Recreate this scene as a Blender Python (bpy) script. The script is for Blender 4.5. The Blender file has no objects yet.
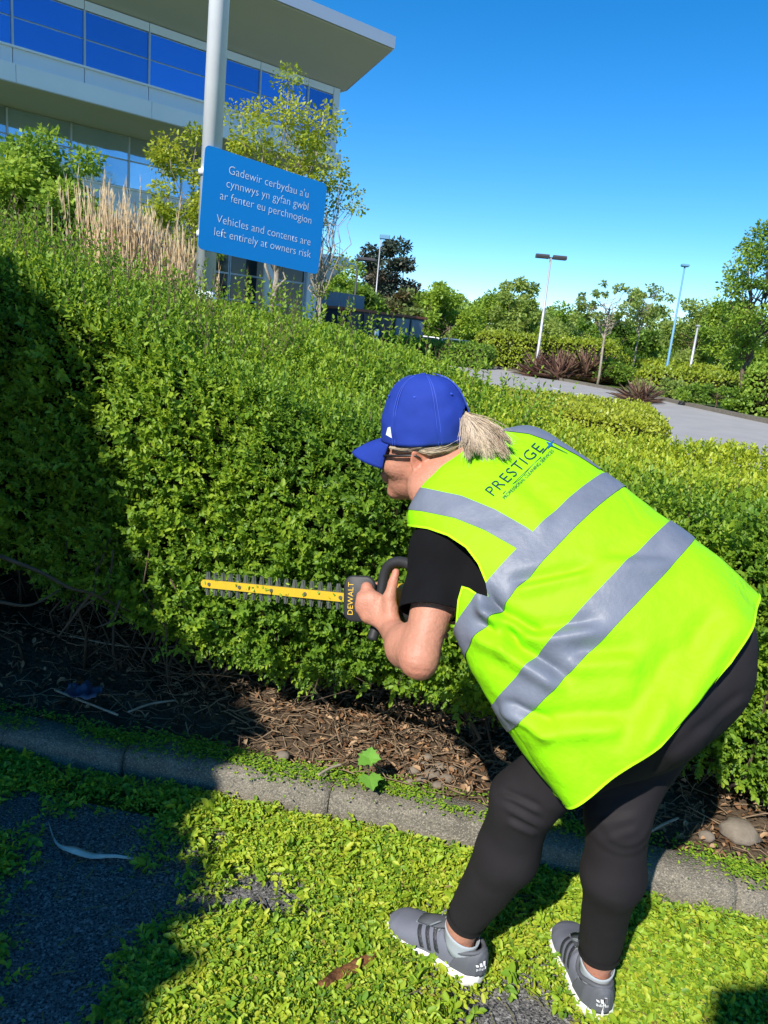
import bpy, math, random
import numpy as np
from mathutils import Vector, Matrix
from mathutils.bvhtree import BVHTree
R = math.radians
scene = bpy.context.scene

# ---------------------------------------------------------------- camera, sky, sun, exposure
CAM_H, PITCH, ROLL, FPX = 1.5, R(13.5), R(5.5), 750.0
FW = Vector((0, math.cos(PITCH), -math.sin(PITCH)))
_U = Vector((0, math.sin(PITCH), math.cos(PITCH)))
CI = math.cos(ROLL)*Vector((1, 0, 0)) + math.sin(ROLL)*_U      # image right
CJ = -math.sin(ROLL)*Vector((1, 0, 0)) + math.cos(ROLL)*_U     # image up
cam_d = bpy.data.cameras.new('camera'); cam = bpy.data.objects.new('camera', cam_d)
scene.collection.objects.link(cam); scene.camera = cam
M = Matrix((CI, CJ, -FW)).transposed().to_4x4(); M.translation = (0, 0, CAM_H)
cam.matrix_world = M
cam_d.sensor_fit = 'VERTICAL'; cam_d.sensor_height = 24.0; cam_d.lens = 24.0*FPX/1024
cam_d.clip_start = 0.05; cam_d.clip_end = 2000

SUN_EL, SUN_AZ = R(41), math.atan2(-.46, -.888)
SUN_DIR = Vector((math.sin(SUN_AZ)*math.cos(SUN_EL), math.cos(SUN_AZ)*math.cos(SUN_EL), math.sin(SUN_EL)))
world = bpy.data.worlds.new('World'); scene.world = world; world.use_nodes = True
wn = world.node_tree.nodes; wl = world.node_tree.links
wn.clear()
sky = wn.new('ShaderNodeTexSky'); sky.sky_type = 'NISHITA'; sky.sun_disc = False
sky.sun_elevation = SUN_EL; sky.sun_rotation = SUN_AZ % (2*math.pi)
sky.altitude = 1800; sky.air_density = 1.0; sky.dust_density = 0.0; sky.ozone_density = 4.0
hs = wn.new('ShaderNodeHueSaturation'); hs.inputs['Saturation'].default_value = 1.34; hs.inputs['Hue'].default_value = .499
bg = wn.new('ShaderNodeBackground'); bg.inputs['Strength'].default_value = 0.132
wo = wn.new('ShaderNodeOutputWorld')
wl.new(sky.outputs[0], hs.inputs['Color']); wl.new(hs.outputs[0], bg.inputs[0]); wl.new(bg.outputs[0], wo.inputs[0])
sun_d = bpy.data.lights.new('sun', 'SUN'); sun_d.energy = 5.0; sun_d.angle = R(0.53); sun_d.color = (1.0, .955, .88)
sun = bpy.data.objects.new('sun', sun_d); scene.collection.objects.link(sun)
sun.rotation_euler = (-SUN_DIR).to_track_quat('-Z', 'Y').to_euler(); sun.location = SUN_DIR*30
vs = scene.view_settings
vs.view_transform = 'Standard'; vs.look = 'None'; vs.exposure = 0.55; vs.gamma = 1.0; vs.use_curve_mapping = False
cy = scene.cycles
cy.max_bounces = 6; cy.diffuse_bounces = 3; cy.glossy_bounces = 3; cy.transmission_bounces = 4; cy.transparent_max_bounces = 6
cy.use_denoising = True

# ---------------------------------------------------------------- helpers
rng = np.random.default_rng(7)
COL = scene.collection
def ray(x, y): return FW + CI*((x-384)/FPX) + CJ*((512-y)/FPX)
def at(x, y, d): return Vector((0, 0, CAM_H)) + ray(x, y)*d          # point seen at pixel x,y at depth d
def gnd(x, y, z=0.0):
    r = ray(x, y); return Vector((0, 0, CAM_H)) + r*((z-CAM_H)/r.z)
def V(*a): return Vector(a)
def unit(a): return a/np.maximum(np.linalg.norm(a, axis=-1, keepdims=True), 1e-9)

def tag(o, label=None, cat=None, group=None, kind=None):
    if label: o['label'] = label
    if cat: o['category'] = cat
    if group: o['group'] = group
    if kind: o['kind'] = kind
    return o
def empty(name, loc=(0, 0, 0), label=None, cat=None, group=None, kind=None):
    o = bpy.data.objects.new(name, None); COL.objects.link(o); o.location = loc
    o.empty_display_size = .1
    return tag(o, label, cat, group, kind)
def link(name, me, parent=None):
    o = bpy.data.objects.new(name, me); COL.objects.link(o)
    if parent is not None:      # all meshes are modelled in world coordinates
        o.parent = parent; o.matrix_parent_inverse = Matrix.Translation(parent.location).inverted()
    return o
def mesh(name, verts, faces, mat, parent=None, smooth=False, attr=None):
    """faces: list of tuples, or int array (n,3|4)"""
    me = bpy.data.meshes.new(name)
    verts = np.asarray(verts, dtype=np.float32).reshape(-1, 3)
    if isinstance(faces, np.ndarray):
        n, k = faces.shape
        me.vertices.add(len(verts)); me.vertices.foreach_set('co', verts.ravel())
        me.loops.add(n*k); me.loops.foreach_set('vertex_index', faces.astype(np.int32).ravel())
        me.polygons.add(n); me.polygons.foreach_set('loop_start', np.arange(0, n*k, k, dtype=np.int32))
        me.polygons.foreach_set('loop_total', np.full(n, k, dtype=np.int32))
        me.update(calc_edges=True)
    else:
        me.from_pydata(verts.tolist(), [], faces); me.update()
    if smooth: me.polygons.foreach_set('use_smooth', np.ones(len(me.polygons), dtype=bool))
    if attr:
        for k, v in attr.items():
            a = me.attributes.new(k, 'FLOAT', 'POINT'); a.data.foreach_set('value', np.asarray(v, dtype=np.float32))
    if mat: me.materials.append(mat)
    return link(name, me, parent)

class MB:
    """collects simple solids into one mesh"""
    def __init__(s): s.v = []; s.f = []
    def add(s, v, f):
        o = len(s.v); s.v += [tuple(p) for p in v]; s.f += [tuple(i+o for i in q) for q in f]; return s
    def box(s, c, size, ax=None, bev=0.0):
        c = Vector(c); ax = ax or (V(1, 0, 0), V(0, 1, 0), V(0, 0, 1)); hx, hy, hz = (k/2 for k in size)
        if bev <= 0:
            pts = [c+ax[0]*hx*a+ax[1]*hy*b+ax[2]*hz*e for e in (-1, 1) for b in (-1, 1) for a in (-1, 1)]
            return s.add(pts, [(0, 2, 3, 1), (4, 5, 7, 6), (0, 1, 5, 4), (2, 6, 7, 3), (0, 4, 6, 2), (1, 3, 7, 5)])
        rings = []
        for z, k in ((-hz, bev), (-hz+bev, 0), (hz-bev, 0), (hz, bev)):
            x, y, b = hx-k, hy-k, bev*.7
            loop = [(x, y-b), (x-b, y), (-x+b, y), (-x, y-b), (-x, -y+b), (-x+b, -y), (x-b, -y), (x, -y+b)]
            rings.append([c+ax[0]*p+ax[1]*q+ax[2]*z for p, q in loop])
        return s.loft(rings, True)
    def loft(s, rings, cap=True, close=True):
        n = len(rings[0]); v = [p for r in rings for p in r]; f = []
        for i in range(len(rings)-1):
            for j in range(n if close else n-1):
                k = (j+1) % n; f.append((i*n+j, i*n+k, (i+1)*n+k, (i+1)*n+j))
        if cap:
            f.append(tuple(range(n))[::-1]); f.append(tuple((len(rings)-1)*n+i for i in range(n)))
        return s.add(v, f)
    def tube(s, pts, rad, sides=8, cap=True):
        pts = [Vector(p) for p in pts]; m = len(pts)
        if not hasattr(rad, '__len__'): rad = [rad]*m
        t0 = (pts[1]-pts[0]).normalized(); a = t0.orthogonal().normalized(); rings = []
        for i, p in enumerate(pts):
            t = (pts[min(i+1, m-1)]-pts[max(i-1, 0)]).normalized()
            a = (a-t*a.dot(t)); a = a.normalized() if a.length > 1e-6 else t.orthogonal().normalized(); b = t.cross(a)
            rings.append([p+(a*math.cos(q)+b*math.sin(q))*rad[i] for q in (2*math.pi*k/sides for k in range(sides))])
        return s.loft(rings, cap)
    def build(s, name, mat, parent=None, smooth=False):
        return mesh(name, s.v, s.f, mat, parent, smooth)
def box(name, c, size, mat, parent=None, ax=None, bev=0.0): return MB().box(c, size, ax, bev).build(name, mat, parent)
def tube(name, pts, rad, mat, parent=None, sides=10): return MB().tube(pts, rad, sides).build(name, mat, parent, True)
def catmull(pts, n=6):
    pts = [Vector(p) for p in pts]; out = []
    q = [pts[0]*2-pts[1]]+pts+[pts[-1]*2-pts[-2]]
    for i in range(1, len(q)-2):
        for k in range(n):
            t = k/n; a, b, c, d = q[i-1:i+3]
            out.append(.5*((2*b)+(c-a)*t+(2*a-5*b+4*c-d)*t*t+(3*b-a-3*c+d)*t**3))
    return out+[pts[-1]]

def vnoise(p, seed=0):
    """value noise, p (n,3) -> (n,) in -1..1"""
    p = np.asarray(p, dtype=np.float64); i = np.floor(p).astype(np.int64); f = p-i; f = f*f*(3-2*f)
    def h(a, b, c):
        v = (a*374761393+b*668265263+c*2147483647+seed*1274126177) & 0xffffffff
        v = ((v ^ (v >> 13))*1274126177) & 0xffffffff; v = v ^ (v >> 16)
        return (v & 0xffffff)/0xffffff*2-1
    r = 0
    for dx in (0, 1):
        for dy in (0, 1):
            for dz in (0, 1):
                w = (f[:, 0] if dx else 1-f[:, 0])*(f[:, 1] if dy else 1-f[:, 1])*(f[:, 2] if dz else 1-f[:, 2])
                r = r+w*h(i[:, 0]+dx, i[:, 1]+dy, i[:, 2]+dz)
    return r

# ---- materials
def mat(name, col, rough=.6, spec=.5, metal=0.0, noise=None, bump=None, coat=0.0, sheen=0.0, scale=1.0):
    """noise=(scale, colour2, contrast) mixes a second colour; bump=(scale, strength)"""
    m = bpy.data.materials.new(name); m.use_nodes = True; nt = m.node_tree; b = nt.nodes['Principled BSDF']
    b.inputs['Base Color'].default_value = (*col, 1); b.inputs['Roughness'].default_value = rough
    b.inputs['Specular IOR Level'].default_value = spec; b.inputs['Metallic'].default_value = metal
    b.inputs['Coat Weight'].default_value = coat; b.inputs['Sheen Weight'].default_value = sheen
    tc = nt.nodes.new('ShaderNodeTexCoord')
    if noise:
        t = nt.nodes.new('ShaderNodeTexNoise'); t.inputs['Scale'].default_value = noise[0]; t.inputs['Detail'].default_value = 6
        t.inputs['Roughness'].default_value = .65
        nt.links.new(tc.outputs['Object'], t.inputs['Vector'])
        r = nt.nodes.new('ShaderNodeMapRange'); c = noise[2] if len(noise) > 2 else .2
        r.inputs[1].default_value = .5-c; r.inputs[2].default_value = .5+c
        x = nt.nodes.new('ShaderNodeMix'); x.data_type = 'RGBA'
        x.inputs[6].default_value = (*col, 1); x.inputs[7].default_value = (*noise[1], 1)
        nt.links.new(t.outputs[0], r.inputs[0]); nt.links.new(r.outputs[0], x.inputs[0]); nt.links.new(x.outputs[2], b.inputs['Base Color'])
    if bump:
        t = nt.nodes.new('ShaderNodeTexNoise'); t.inputs['Scale'].default_value = bump[0]; t.inputs['Detail'].default_value = 4
        nt.links.new(tc.outputs['Object'], t.inputs['Vector'])
        u = nt.nodes.new('ShaderNodeBump'); u.inputs['Strength'].default_value = bump[1]; u.inputs['Distance'].default_value = bump[2] if len(bump) > 2 else .01
        nt.links.new(t.outputs[0], u.inputs['Height']); nt.links.new(u.outputs[0], b.inputs['Normal'])
    return m
def speckle(m, scale, col, lo, hi):
    """grains of a second colour over a material's own colour"""
    nt = m.node_tree; b = nt.nodes['Principled BSDF']; src = b.inputs['Base Color'].links[0].from_socket
    tc = nt.nodes.new('ShaderNodeTexCoord'); t = nt.nodes.new('ShaderNodeTexVoronoi'); t.inputs['Scale'].default_value = scale; nt.links.new(tc.outputs['Object'], t.inputs['Vector'])
    sp = nt.nodes.new('ShaderNodeSeparateColor'); r = nt.nodes.new('ShaderNodeMapRange'); r.inputs[1].default_value = lo; r.inputs[2].default_value = hi
    x = nt.nodes.new('ShaderNodeMix'); x.data_type = 'RGBA'; x.inputs[7].default_value = (*col, 1)
    nt.links.new(t.outputs['Color'], sp.inputs[0]); nt.links.new(sp.outputs[0], r.inputs[0]); nt.links.new(r.outputs[0], x.inputs[0]); nt.links.new(src, x.inputs[6]); nt.links.new(x.outputs[2], b.inputs['Base Color'])
    return m
def leafmat(name, cols, rough=.42, trans=.35, tcol=None, spec=.45):
    """cols: colour ramp over the per-leaf value 'rnd'"""
    m = bpy.data.materials.new(name); m.use_nodes = True; nt = m.node_tree; b = nt.nodes['Principled BSDF']; out = nt.nodes['Material Output']
    a = nt.nodes.new('ShaderNodeAttribute'); a.attribute_name = 'rnd'
    r = nt.nodes.new('ShaderNodeValToRGB'); e = r.color_ramp.elements
    while len(e) < len(cols): e.new(.5)
    for i, c in enumerate(cols): e[i].position = i/(len(cols)-1); e[i].color = (*c, 1)
    nt.links.new(a.outputs['Fac'], r.inputs[0]); nt.links.new(r.outputs[0], b.inputs['Base Color'])
    b.inputs['Roughness'].default_value = rough; b.inputs['Specular IOR Level'].default_value = spec
    t = nt.nodes.new('ShaderNodeBsdfTranslucent'); mx = nt.nodes.new('ShaderNodeMixShader'); mx.inputs[0].default_value = trans
    hsv = nt.nodes.new('ShaderNodeHueSaturation'); hsv.inputs['Hue'].default_value = .485; hsv.inputs['Value'].default_value = 1.5
    nt.links.new(r.outputs[0], hsv.inputs['Color']); nt.links.new(hsv.outputs[0], t.inputs[0])
    nt.links.new(b.outputs[0], mx.inputs[1]); nt.links.new(t.outputs[0], mx.inputs[2]); nt.links.new(mx.outputs[0], out.inputs[0])
    return m

# ---- leaves
def leaves(P, D, N, L, W, fold=.22, droop=.12, simple=False):
    """leaf blades: base P, direction D, upper side N -> verts, quads"""
    n = len(P); D = unit(D); S = unit(np.cross(D, N)); N = np.cross(S, D)
    L = np.broadcast_to(np.asarray(L, float).reshape(-1, 1), (n, 1)); W = np.broadcast_to(np.asarray(W, float).reshape(-1, 1), (n, 1))
    if simple:
        v = np.stack([P, P+D*L*.45+S*W*.5, P+D*L, P+D*L*.45-S*W*.5], 1)
        return v.reshape(-1, 3), np.arange(n*4).reshape(n, 4)
    v = np.stack([P, P+D*L*.30+S*W*.46+N*W*fold, P+D*L*.30-S*W*.46+N*W*fold,
                  P+D*L*.70+S*W*.40+N*(W*fold-L*droop*.5), P+D*L*.70-S*W*.40+N*(W*fold-L*droop*.5), P+D*L-N*L*droop], 1)
    q = np.array([[0, 1, 3, 5], [0, 5, 4, 2]])
    return v.reshape(-1, 3), (np.arange(n)[:, None, None]*6+q[None]).reshape(-1, 4)
def rand_unit(n, g=rng): return unit(g.normal(size=(n, 3)))
def sprigs(B, A, up, pairs, spacing, L, W, ang=.95, jit=.25, g=rng):
    """opposite leaves along short twigs; returns P, D, N, idx (sprig index), k (0 base..1 tip)"""
    A = unit(A); n = len(B); S = unit(np.cross(A, up+g.normal(size=(n, 3))*.3)); T = np.cross(S, A)
    Ps, Ds, Ns, Is, Ks = [], [], [], [], []
    for k in range(pairs):
        a, b = (S, T) if k % 2 == 0 else (T, S)
        for sg in (-1, 1):
            th = ang*(1-.45*k/max(pairs-1, 1))
            d = A*math.cos(th)+a*sg*math.sin(th)+g.normal(size=(n, 3))*jit
            Ps.append(B+A*spacing*(k+.15)); Ds.append(d); Ns.append(A+up*.6+g.normal(size=(n, 3))*.25)
            Is.append(np.arange(n)); Ks.append(np.full(n, k/max(pairs-1, 1)))
    # terminal leaf
    Ps.append(B+A*spacing*pairs); Ds.append(A+g.normal(size=(n, 3))*.3); Ns.append(up+g.normal(size=(n, 3))*.4); Is.append(np.arange(n)); Ks.append(np.ones(n))
    return [np.concatenate(x) for x in (Ps, Ds, Ns, Is, Ks)]
def leaf_obj(name, P, D, N, L, W, rnd, m, parent=None, simple=False, kind='stuff', **kw):
    v, f = leaves(P, D, N, L, W, simple=simple, **kw)
    o = mesh(name, v, f, m, parent, attr={'rnd': np.repeat(np.clip(rnd, 0, 1), 4 if simple else 6)})
    if kind: o['kind'] = kind
    return o
# ================================================================ MATERIALS OF THE SETTING
m_asphalt = mat('asphalt', (.065, .064, .066), .88, .3, noise=(120, (.19, .18, .17), .10), bump=(220, .9, .006))
m_road = mat('road_asphalt', (.27, .26, .25), .85, .3, noise=(1.2, (.35, .335, .315), .25), bump=(60, .3))
m_kerb = mat('kerb_concrete', (.205, .18, .142), .92, .15, noise=(11, (.11, .10, .078), .2), bump=(170, 1.0, .006))
speckle(m_kerb, 330, (.30, .265, .21), .62, .95); speckle(m_kerb, 210, (.11, .10, .085), .76, .95); speckle(m_asphalt, 170, (.30, .29, .28), .70, .95); speckle(m_asphalt, 240, (.025, .025, .027), .6, .9)
m_soil = mat('soil', (.045, .032, .022), .95, .1, noise=(14, (.12, .085, .055), .2), bump=(60, 1.0, .02))
m_grass = mat('rough_grass', (.06, .10, .02), .9, .1, noise=(2, (.10, .15, .03), .25), bump=(30, 1.0, .05))
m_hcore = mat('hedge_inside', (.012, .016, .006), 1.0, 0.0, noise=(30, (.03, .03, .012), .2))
m_twig = mat('twig_bark', (.13, .095, .065), .9, .15, noise=(25, (.06, .045, .03), .2), bump=(120, .6, .003))
m_bark = mat('tree_bark', (.16, .12, .085), .9, .15, noise=(12, (.08, .06, .045), .2), bump=(40, .8, .02))
m_bark_pale = mat('pale_bark', (.42, .37, .30), .85, .2, noise=(9, (.2, .16, .12), .2), bump=(40, .6, .01))
m_hleaf = leafmat('hedge_leaf', [(.028, .070, .011), (.085, .185, .018), (.17, .305, .026), (.31, .43, .03)], .5, .42, spec=.45)
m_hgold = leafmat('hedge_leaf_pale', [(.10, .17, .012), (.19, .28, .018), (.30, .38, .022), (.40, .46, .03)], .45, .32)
m_clip = leafmat('cut_leaf', [(.05, .13, .015), (.14, .27, .02), (.27, .40, .024), (.42, .48, .035), (.20, .13, .05)], .55, .25)
m_litter = leafmat('dead_leaf', [(.08, .04, .02), (.20, .105, .05), (.36, .22, .12), (.46, .33, .20)], .75, .1, spec=.2)

# ================================================================ GROUND, KERB, BED
K0 = np.array([-.063, 2.086]); KD = np.array([.9893, -.1458]); KN = np.array([.1458, .9893])
def koff(s): return np.interp(s, [-8, -1.2, -.4, 0, .5, .9, 1.3, 2, 5], [0.0, -.015, -.028, -.038, -.062, -.088, -.118, -.17, -.40])   # the kerb bends gently
def kp(s, n, z=0.0):
    p = K0+KD*s+KN*(n+float(koff(s))); return Vector((p[0], p[1], z))
def kpa(s, n, z):
    s, n, z = np.broadcast_arrays(s, n, z); n = n+koff(s)
    return np.stack([K0[0]+KD[0]*s+KN[0]*n, K0[1]+KD[1]*s+KN[1]*n, z], -1)

tag(mesh('ground', [(-700, -300, -.03), (700, -300, -.03), (700, 1100, -.03), (-700, 1100, -.03)], [(0, 1, 2, 3)], m_grass), 'rough green ground reaching to the horizon', kind='structure')
tag(mesh('pavement', [kp(-14, -16), kp(14, -16), kp(14, .02), kp(-14, .02)], [(0, 1, 2, 3)], m_asphalt), 'dark asphalt pavement in front of the kerb', kind='structure')

kerb = empty('kerb', kp(0, 0), 'grey concrete kerb edging the hedge bed', kind='structure')
def kerb_stone(s0, s1, seed):
    g = np.random.default_rng(seed); prof = [(-.002, -.05), (.0, .0), (.012, .058), (.017, .072), (.027, .080), (.060, .083), (.125, .085), (.135, .075), (.137, -.05)]
    rows = []; n = 22
    for i in range(n+1):
        s = s0+(s1-s0)*i/n; e = .002 if i in (0, n) else 0
        rows.append([kp(s+(.002 if i == 0 else -.002 if i == n else 0), a+e*(1 if j < 5 else -1), b-e) for j, (a, b) in enumerate(prof)])
    P = np.array([[tuple(p) for p in r] for r in rows]); sh = P.shape; q = P.reshape(-1, 3)
    d = vnoise(q*9, 3)*.005+vnoise(q*28, 4)*.003+vnoise(q*75, 5)*.0018
    q[:, 2] += d; q[:, 1] -= d*.8
    q += np.array([g.normal()*.003, g.normal()*.005, g.normal()*.004])
    mb = MB(); mb.loft([[Vector(p) for p in r] for r in P], True); return mb.build('kerb_stone', m_kerb, kerb, True)
joints = [-7.15+.6*i for i in range(11)]+[-.72, -.02, .58, 1.17]+[1.17+.6*i for i in range(1, 8)]
for i in range(len(joints)-1): kerb_stone(joints[i], joints[i+1], i)

def grid(s0, s1, n0, n1, ns, nn, zf):
    s, n = np.meshgrid(np.linspace(s0, s1, ns), np.linspace(n0, n1, nn), indexing='ij'); s = s.ravel(); n = n.ravel()
    v = kpa(s, n, zf(s, n)); i = np.arange(ns*nn).reshape(ns, nn)
    return v, np.stack([i[:-1, :-1], i[1:, :-1], i[1:, 1:], i[:-1, 1:]], -1).reshape(-1, 4)
def soil_z(s, n):
    p = np.stack([s, n, s*0], -1)
    return .055+np.clip(n-.13, 0, .5)*.16+vnoise(p*5, 1)*.018+vnoise(p*17, 2)*.010+vnoise(p*50, 6)*.005
v, f = grid(-7, 5, .12, 6.6, 330, 150, soil_z)
tag(mesh('soil_bed', v, f, m_soil, smooth=True), 'bare brown soil bed under the hedge', kind='structure')

# ================================================================ THE LONG HEDGE
def X_of(s, n): return K0[0]+KD[0]*s+KN[0]*n
def Tfront(x): return np.interp(x, [-2.6, -1.5, -1.15, -.8, -.3, .2, .7, 3], [1.78, 1.62, 1.50, 1.34, 1.20, 1.12, 1.03, 1.0])
def Tback(x): return np.interp(x, [-4, -2.2, -1.2, -.56, .1, .44, .8, 1.3, 4], [1.75, 1.72, 1.50, 1.46, 1.34, 1.22, 1.06, .96, .93])
def Ttop(s, n):
    x = X_of(s, n); w = np.clip((n-.4)/2.4, 0, 1); w = w*w*(3-2*w)
    p = np.stack([s, n, s*0], -1)
    return Tfront(x-.1*n)*(1-w)+Tback(x)*w+vnoise(p*2.2, 8)*.035
def Zbot(x): return np.interp(x, [-2, -1.2, -.75, -.55, -.3, -.1, .2, .5, .8, 1.0, 1.3, 3], [.44, .40, .34, .26, .20, .21, .26, .28, .36, .22, .14, .10])
def Nfront(s, z):
    p = np.stack([s, z, s*0], -1)
    x = X_of(s, .3)
    return .27+.07*np.exp(-((x+.2)/.35)**2)*0+vnoise(p*2.4, 11)*.085+vnoise(p*5, 14)*.045+vnoise(p*9, 12)*.03+np.interp(x, [-2, -1.1, -.7, 3], [.10, .10, 0, 0])
def front_pts(s, tz):
    x = X_of(s, .3); T = Ttop(s, np.full_like(s, .35)); zb = Zbot(x)+vnoise(np.stack([s*4, s*0, s*0], -1), 13)*.05
    z = zb+(T-zb)*tz
    r = np.clip((z-(T-.22))/.22, 0, 1); b = np.clip((zb+.22-z)/.22, 0, 1)
    n = Nfront(s, z)+.15*r*r+.14*b*b
    nz = .25+r*.9-b*.5
    N = np.stack([-KN[0]+0*s, -KN[1]+0*s, nz], -1)
    return kpa(s, n, z), unit(N)
def top_pts(s, n):
    z = Ttop(s, n); r = np.clip((.55-n)/.2, 0, 1); z = z-.05*r*r
    N = np.stack([-KN[0]*r*.5, -KN[1]*r*.5, np.ones_like(s)], -1)
    return kpa(s, n, z), unit(N)
hedge = empty('hedge', kp(0, .6), 'long dense clipped green hedge that the trimmer is cutting', 'hedge')
UP = np.array([0, 0, 1.0])
def hedge_leaves(name, Pt, Nn, pairs, spacing, L, W, depth, rmean, rsd, upw=.35):
    n = len(Pt); dep = rng.exponential(depth, n)[:, None]
    B = Pt-Nn*(dep+.02); A = Nn+UP*upw+rng.normal(size=(n, 3))*.42
    P, D, N, idx, k = sprigs(B, A, UP, pairs, spacing, L, W)
    m = len(P); sz = rng.uniform(.65, 1.25, m)*(1-.25*k)*(rng.uniform(.75, 1.35, n))[idx]
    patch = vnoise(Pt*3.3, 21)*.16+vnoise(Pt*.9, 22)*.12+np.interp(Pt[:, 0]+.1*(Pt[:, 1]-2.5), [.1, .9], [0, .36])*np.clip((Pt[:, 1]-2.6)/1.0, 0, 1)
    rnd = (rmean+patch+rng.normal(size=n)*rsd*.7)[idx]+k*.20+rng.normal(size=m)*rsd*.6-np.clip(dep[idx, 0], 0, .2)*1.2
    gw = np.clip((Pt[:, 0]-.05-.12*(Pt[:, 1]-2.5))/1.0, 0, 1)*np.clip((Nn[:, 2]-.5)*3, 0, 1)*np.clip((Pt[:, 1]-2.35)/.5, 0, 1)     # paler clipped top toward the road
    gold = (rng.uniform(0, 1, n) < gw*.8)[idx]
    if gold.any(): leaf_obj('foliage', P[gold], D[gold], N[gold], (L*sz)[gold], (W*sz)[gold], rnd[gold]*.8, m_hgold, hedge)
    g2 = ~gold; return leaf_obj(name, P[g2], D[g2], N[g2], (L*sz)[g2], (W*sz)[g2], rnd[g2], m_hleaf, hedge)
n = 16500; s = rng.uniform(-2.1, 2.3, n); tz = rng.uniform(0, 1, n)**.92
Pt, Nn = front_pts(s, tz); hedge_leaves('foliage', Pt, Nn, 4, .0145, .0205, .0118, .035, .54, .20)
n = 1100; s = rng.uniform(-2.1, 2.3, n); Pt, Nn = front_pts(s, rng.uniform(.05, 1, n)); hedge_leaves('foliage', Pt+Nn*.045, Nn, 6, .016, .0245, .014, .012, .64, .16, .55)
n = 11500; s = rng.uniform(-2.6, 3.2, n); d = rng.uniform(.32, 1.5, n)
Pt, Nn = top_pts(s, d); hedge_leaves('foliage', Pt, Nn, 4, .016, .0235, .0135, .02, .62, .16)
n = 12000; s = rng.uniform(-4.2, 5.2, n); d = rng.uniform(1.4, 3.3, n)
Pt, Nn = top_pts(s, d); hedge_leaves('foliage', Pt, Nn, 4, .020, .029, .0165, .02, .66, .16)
# the far back edge and the left flank
n = 2500; s = rng.uniform(-7, -2.0, n); Pt, Nn = front_pts(s, rng.uniform(0, 1, n)); hedge_leaves('foliage', Pt, Nn, 4, .03, .045, .026, .03, .40, .16)
# loose unclipped shoots along the back and over the left end
def shoots(name, s, d, hmin, hmax, pairs, L, W, rmean):
    Pt, Nn = top_pts(s, d); n = len(s)
    A = UP+rng.normal(size=(n, 3))*np.array([.33, .33, .1]); h = rng.uniform(hmin, hmax, n)
    P, D, N, idx, k = sprigs(Pt-UP*.04, A, UP, pairs, 1.0, L, W, ang=1.0)
    # spread along each shoot's own length
    base = (Pt-UP*.04)[idx]; ax = unit(A)[idx]
    t = ((P-base)*ax).sum(1)/(pairs+.0); P = base+ax*(t*h[idx])[:, None]
    m = len(P); sz = rng.uniform(.7, 1.15, m)*(1-.35*k)
    rnd = rmean+rng.normal(size=m)*.14+k*.15
    leaf_obj(name, P, D, N, L*sz, W*sz, rnd, m_hleaf, hedge)
    v = []; f = []; mb = MB()
    for i in range(0, n, 2):
        mb.tube([Pt[i]-UP*.08, Pt[i]+unit(A)[i]*h[i]], [.0025, .001], 4)
    o = mb.build('shoot_stems', m_twig, hedge); o['kind'] = 'stuff'
n = 620; d = rng.uniform(1.3, 3.3, n); s = rng.uniform(-4.2, 1.4, n)
keep = (X_of(s, d) < .3+.25*d) ; shoots('shoots', s[keep], d[keep], .10, .36, 9, .040, .022, .66)
n = 420; s = rng.uniform(-2.6, -.6, n); d = rng.uniform(.35, 1.5, n); shoots('shoots', s, d, .08, .26, 7, .030, .017, .55)
n = 420; s = rng.uniform(-1.0, 2.4, n); d = rng.uniform(.4, 2.6, n); shoots('shoots', s, d, .03, .09, 4, .026, .015, .6)
# dark inside of the hedge
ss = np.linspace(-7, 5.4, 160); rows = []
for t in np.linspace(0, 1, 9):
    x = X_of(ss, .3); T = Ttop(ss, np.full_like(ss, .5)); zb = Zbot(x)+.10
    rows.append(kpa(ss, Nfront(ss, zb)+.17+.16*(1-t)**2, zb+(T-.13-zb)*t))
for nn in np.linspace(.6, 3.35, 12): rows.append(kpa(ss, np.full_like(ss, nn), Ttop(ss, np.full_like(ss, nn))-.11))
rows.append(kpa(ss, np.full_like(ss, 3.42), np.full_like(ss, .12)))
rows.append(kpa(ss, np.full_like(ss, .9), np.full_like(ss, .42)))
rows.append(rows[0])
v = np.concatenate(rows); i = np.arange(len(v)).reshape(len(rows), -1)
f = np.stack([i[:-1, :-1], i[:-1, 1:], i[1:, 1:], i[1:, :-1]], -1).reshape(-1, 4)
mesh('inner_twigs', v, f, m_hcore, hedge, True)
# bare stems rising under the canopy, a few crooked low branches
def stem_path(a, b, wob, n=5, g=rng):
    a = np.array(a); b = np.array(b); t = np.linspace(0, 1, n)[:, None]
    return a*(1-t)+b*t+g.normal(size=(n, 3))*wob*np.sin(t*math.pi)
mb = MB()
for i in range(230):
    s = rng.uniform(-2.2, 1.9); n0 = rng.uniform(.40, 1.0); a = np.array(kp(s, n0, .06+.1*(n0-.1)))
    b = np.array(kp(s+rng.normal()*.22, n0+rng.uniform(-.32, .12), rng.uniform(.45, .75)))
    r = rng.uniform(.002, .008); mb.tube(stem_path(a, b, .05), np.linspace(r, r*.5, 5), 5)
o = mb.build('stems', m_twig, hedge, True); o['kind'] = 'stuff'
mb = MB()
for i in range(260):
    s = rng.uniform(-2.2, 1.9); n0 = rng.uniform(.26, .8); a = np.array(kp(s, n0, rng.uniform(.09, .42)))
    dr = rand_unit(1)[0]*rng.uniform(.08, .3); dr[2] *= .5; dr[1] -= .03
    r = rng.uniform(.0010, .003); mb.tube(stem_path(a, a+dr, .03), np.linspace(r, r*.5, 5), 4)
o = mb.build('low_twigs', m_twig, hedge, True); o['kind'] = 'stuff'
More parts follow.
